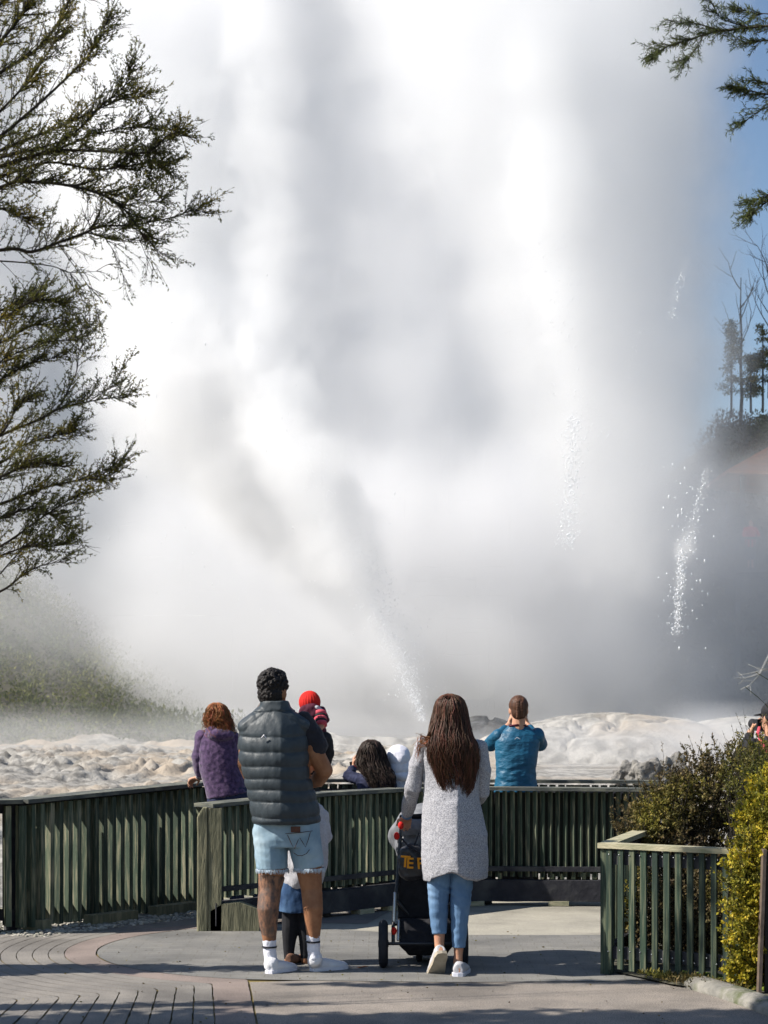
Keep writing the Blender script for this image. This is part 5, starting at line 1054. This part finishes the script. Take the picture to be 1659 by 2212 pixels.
s = Sh(); s.ell(f(0, -.015, .04), (.086, .1, .09), 12, 8, R); put('hair', s.me(), M['dark_hair'], T)
M['dark_sinter'] = mat('grey_sinter', (.27, .255, .23), (.09, .085, .08), 5, .95, .05, 14, detail=9)
# two craggy sinter boulders at the right
for i, (u, v0, dd, r_, lab) in enumerate(((1385, 1648, 27, .26, 'craggy pale sinter boulder left of the dark hollow beyond the far fence'), (1440, 1640, 28, .32, 'larger craggy grey sinter boulder above the brown bush'), (1350, 1640, 29, .2, 'small sinter lump at the left end of the boulders'))):
    s = Sh(); c = V(u, v0+26, dd); s.ell(c, (r_, r_*.9, r_*.72), 24, 16); s.ell(c+Vector((r_*.7, .1, -.05)), (r_*.6, r_*.6, r_*.5), 20, 12); s.ell(c+Vector((-r_*.5, -.1, -.12)), (r_*.55, r_*.6, r_*.5), 20, 12); s.ell(c+Vector((0, 0, -.35)), (r_*.9, r_*.8, .4), 16, 10)
    tag(put('sinter_boulder', s.remesh(.022, 0, lambda a, q: q*(.16*fr(a.x*3.4, a.y*3.4, a.z*3.4, 5)-.25*max(0, mn.noise(a*4)))), M['dark_sinter'], origin=c), lab, 'boulder')

# ================================================================ STEAM
class G:
    def __init__(s, ng): s.ng = ng
    def n(s, t, **k):
        x = s.ng.nodes.new(t)
        for a, b in k.items(): setattr(x, a, b)
        return x
    def put(s, sock, val):
        if isinstance(val, bpy.types.NodeSocket): s.ng.links.new(val, sock)
        else: sock.default_value = val
    def m(s, op, a, b=None, c=None, clamp=False):
        x = s.n('ShaderNodeMath', operation=op); x.use_clamp = clamp
        for i, q in enumerate((a, b, c)):
            if q is not None: s.put(x.inputs[i], q)
        return x.outputs[0]
    def v(s, op, a, b=None, sc=None):
        x = s.n('ShaderNodeVectorMath', operation=op); s.put(x.inputs[0], a)
        if b is not None: s.put(x.inputs[1], b)
        if sc is not None: s.put(x.inputs['Scale'], sc)
        return x.outputs['Value'] if op in ('DOT_PRODUCT', 'LENGTH', 'DISTANCE') else x.outputs[0]
    def capsule(s, p, a, b, r0, r1):
        a = Vector(a); b = Vector(b); ab = b-a; pa = s.v('SUBTRACT', p, tuple(a))
        t = s.m('DIVIDE', s.v('DOT_PRODUCT', pa, tuple(ab)), ab.length_squared, clamp=True)
        return s.m('SUBTRACT', s.v('LENGTH', s.v('SUBTRACT', pa, s.v('SCALE', tuple(ab), sc=t))), s.m('MULTIPLY_ADD', t, r1-r0, r0))
    def noise(s, p, scale, detail, rough=.55):
        x = s.n('ShaderNodeTexNoise'); x.inputs['Scale'].default_value = scale; x.inputs['Detail'].default_value = detail; x.inputs['Roughness'].default_value = rough
        s.put(x.inputs['Vector'], p); return s.m('SUBTRACT', x.outputs[0], .5)
    def ramp(s, x, a, b, lo=1.0, hi=0.0):
        r = s.n('ShaderNodeMapRange', interpolation_type='SMOOTHSTEP')
        for i, q in enumerate((a, b, lo, hi)): r.inputs[i+1].default_value = q
        s.put(r.inputs[0], x); return r.outputs[0]
def steam(name, groups, lo, hi, res, fine=.75, color=(.953, .955, .962)):
    ng = bpy.data.node_groups.new(name, 'GeometryNodeTree')
    ng.interface.new_socket('Geometry', in_out='INPUT', socket_type='NodeSocketGeometry'); ng.interface.new_socket('Geometry', in_out='OUTPUT', socket_type='NodeSocketGeometry')
    g = G(ng); out = g.n('NodeGroupOutput'); p = g.n('GeometryNodeInputPosition').outputs[0]
    n1 = g.noise(p, .22, 2); n2 = g.m('ADD', g.noise(p, fine, 6, .62), g.m('MULTIPLY', g.noise(p, fine*2.6, 4, .6), .35)); tot = None
    for caps, soft, a1, a2, dens in groups:
        dd = None
        for c in caps: e = g.capsule(p, *c); dd = e if dd is None else g.m('SMOOTH_MIN', dd, e, 1.5)
        dd = g.m('ADD', dd, g.m('ADD', g.m('MULTIPLY', n1, a1), g.m('MULTIPLY', n2, a2)))
        k = g.m('MULTIPLY', g.ramp(dd, -soft, soft*.3), dens); tot = k if tot is None else g.m('ADD', tot, k)
    vc = g.n('GeometryNodeVolumeCube'); g.put(vc.inputs['Density'], tot); vc.inputs['Min'].default_value = lo; vc.inputs['Max'].default_value = hi
    for i, a in enumerate('XYZ'): vc.inputs['Resolution '+a].default_value = res[i]
    sm = g.n('GeometryNodeSetMaterial'); ng.links.new(vc.outputs[0], sm.inputs[0]); ng.links.new(sm.outputs[0], out.inputs[0])
    m = bpy.data.materials.new(name); m.use_nodes = True; t = m.node_tree; t.nodes.clear()
    o = t.nodes.new('ShaderNodeOutputMaterial'); pv = t.nodes.new('ShaderNodeVolumePrincipled'); t.links.new(pv.outputs[0], o.inputs['Volume'])
    pv.inputs['Color'].default_value = (*color, 1); pv.inputs['Density'].default_value = 1; pv.inputs['Anisotropy'].default_value = 0.2
    sm.inputs['Material'].default_value = m; vd = bpy.data.volumes.new(name); ob = link(bpy.data.objects.new(name, vd)); vd.materials.append(m)
    md = ob.modifiers.new('build', 'NODES'); md.node_group = ng; ob['kind'] = 'stuff'; return ob
def CC(*pts): return [(V(*a[:3]), V(*b[:3]), a[3], b[3]) for a, b in zip(pts, pts[1:])]
left = CC((640, 1090, 53, 1.7), (420, 800, 54, 3.2), (340, 300, 55, 3.6), (320, -350, 56, 4.2))
jet = CC((925, 1580, 50, .22), (838, 1410, 50.5, .75), (715, 1210, 51, 1.45), (570, 1010, 52, 2.2), (470, 800, 53, 2.8))
edge = CC((600, 880, 51, .8), (585, 560, 51, .9), (575, 330, 51.5, .9), (560, -100, 52, 1.1))+CC((470, 1090, 52.2, .5), (390, 1070, 52.8, .5))
right = CC((1395, 1120, 49.5, 2.4), (1350, 850, 49, 3.2), (1300, 500, 49.5, 3.8), (1190, 100, 50, 4.8), (1100, -350, 51, 6))
core = CC((1252, 1240, 45.9, .10), (1238, 960, 45.7, .40), (1215, 660, 45.9, .75), (1190, 400, 46.2, 1.0), (1170, 100, 46.8, 1.2))
streak = CC((1462, 1370, 45.6, .05), (1472, 1190, 45.6, .09))+CC((1487, 1180, 45.8, .03), (1530, 1010, 45.8, .08))+CC((1450, 680, 45.8, .05), (1478, 560, 45.8, .08))+CC((1350, 830, 45.6, .03), (1385, 700, 45.6, .06))+CC((800, 1120, 48.6, .02), (730, 980, 48.6, .07))
jcore = CC((925, 1575, 47.6, .12), (850, 1420, 47.3, .32), (745, 1200, 47, .62), (665, 1020, 48, .9), (575, 820, 51.5, 1.6))
low = CC((1370, 1490, 50, 2.1), (1370, 1150, 50, 2.7))
veil = CC((800, 1150, 46.5, 1.8), (760, 700, 46.5, 2.4), (780, 150, 47, 2.4))
back = []
for u, dd_, r in ((-250, 78, 5.6), (60, 76, 5.2), (370, 74, 5), (680, 71.5, 5), (960, 69, 4.8), (1230, 66.5, 4.8)): back += CC((u, 1300, dd_, r), (u, -600, dd_, r))
bank = CC((400, 1430, 68, 3.6), (1370, 1440, 60, 3.5))+CC((450, 1180, 68, 3.8), (1400, 1180, 61, 3.6))+CC((500, 1570, 62, 1.4), (1450, 1570, 58, 1.3))
mist = CC((-150, 1610, 58, .9), (900, 1590, 56, 1.4))+CC((-150, 1300, 61, 2.4), (700, 1380, 60, 3.4))+CC((1560, 1480, 56, 2.2), (1670, 1150, 58, 2.4), (1700, 1500, 56, 1.8))
rmist = CC((1600, 1500, 56, 2.2), (1690, 1150, 59, 2.6), (1760, 980, 60, 2.0))
fog = CC((-300, 1598, 46, .75), (900, 1592, 47, .85))
fog2 = CC((1050, 1600, 38, .5), (1500, 1606, 37, .55), (1660, 1590, 38, .6))+CC((1190, 1655, 29, .22), (1420, 1650, 29, .26))
steam('geyser_steam', [(left, 1.2, 1.6, 2.8, .40), (jet, .8, .8, 1.9, .6), (jcore, .6, .4, 1.6, .85), (edge, .8, 1.2, 2.6, .6), (right, 2.0, 2.0, 3.0, .29), (core, .6, .35, 1.6, .6), (streak, .14, 0, .45, 2.2), (low, 2.6, 1.2, 2.2, .09), (veil, 2.2, 1.5, 2.6, .02)], (-11, 43.5, 0), (9.5, 58.5, 23), (171, 125, 192), .8)
steam('steam_bank', [(back, 3, 3, 3, .42), (bank, 3, 2, 2.4, .34), (mist, 2.6, 1.8, 1.8, .16), (rmist, 2.4, 1.6, 1.6, .17), (fog, .8, .5, .8, .4), (fog2, .5, .25, .7, .8)], (-30, 28, -.4), (20, 98, 38), (170, 210, 150), .5, (.90, .904, .918))
# spray: drops and streaks of water thrown up in front of the steam
M['water'] = mat('white_water', (.9, .91, .93), (.85, .87, .9), rough=.25, spec=.5)
rg = random.Random(44); s = Sh()
def drop(p, r, st=1.0, tilt=0):
    R = Matrix.Rotation(tilt, 3, 'Y'); s.ell(p, (r, r, r*st), 5, 4, R)
for (u0, v0, u1, v1, sp0, sp1, d_, n, r0, r1) in ((915, 1560, 770, 1180, 10, 60, 48, 1500, .004, .011), (850, 1400, 640, 900, 40, 90, 48, 350, .005, .014), (1472, 1190, 1462, 1370, 10, 14, 45, 420, .004, .013), (1530, 1010, 1485, 1180, 14, 20, 45, 180, .004, .011), (1240, 900, 1225, 1180, 26, 24, 45, 1100, .004, .012), (1480, 1000, 1480, 1400, 50, 60, 45, 90, .006, .018), (1180, 500, 1260, 1000, 60, 60, 45, 300, .004, .012), (1478, 580, 1450, 690, 12, 14, 45, 60, .004, .011), (1385, 700, 1350, 830, 8, 10, 45, 30, .004, .010), (300, 500, 800, 1300, 260, 160, 48, 60, .008, .016), (200, 1000, 600, 1450, 120, 120, 48, 30, .008, .015), (900, 1330, 880, 1520, 60, 60, 47.5, 160, .006, .013)):
    for _ in range(n):
        t = rg.random(); sp = sp0+(sp1-sp0)*t; u = u0+(u1-u0)*t+rg.gauss(0, .5)*sp; v_ = v0+(v1-v0)*t+rg.gauss(0, .2)*sp; drop(V(u, v_, d_+rg.uniform(-.5, .5)), rg.uniform(r0, r1), rg.uniform(1, 3.2), math.atan2(u1-u0, v0-v1)*(1 if v1 < v0 else 0))
tag(put('water_spray', s.me(), M['water']), kind='stuff')
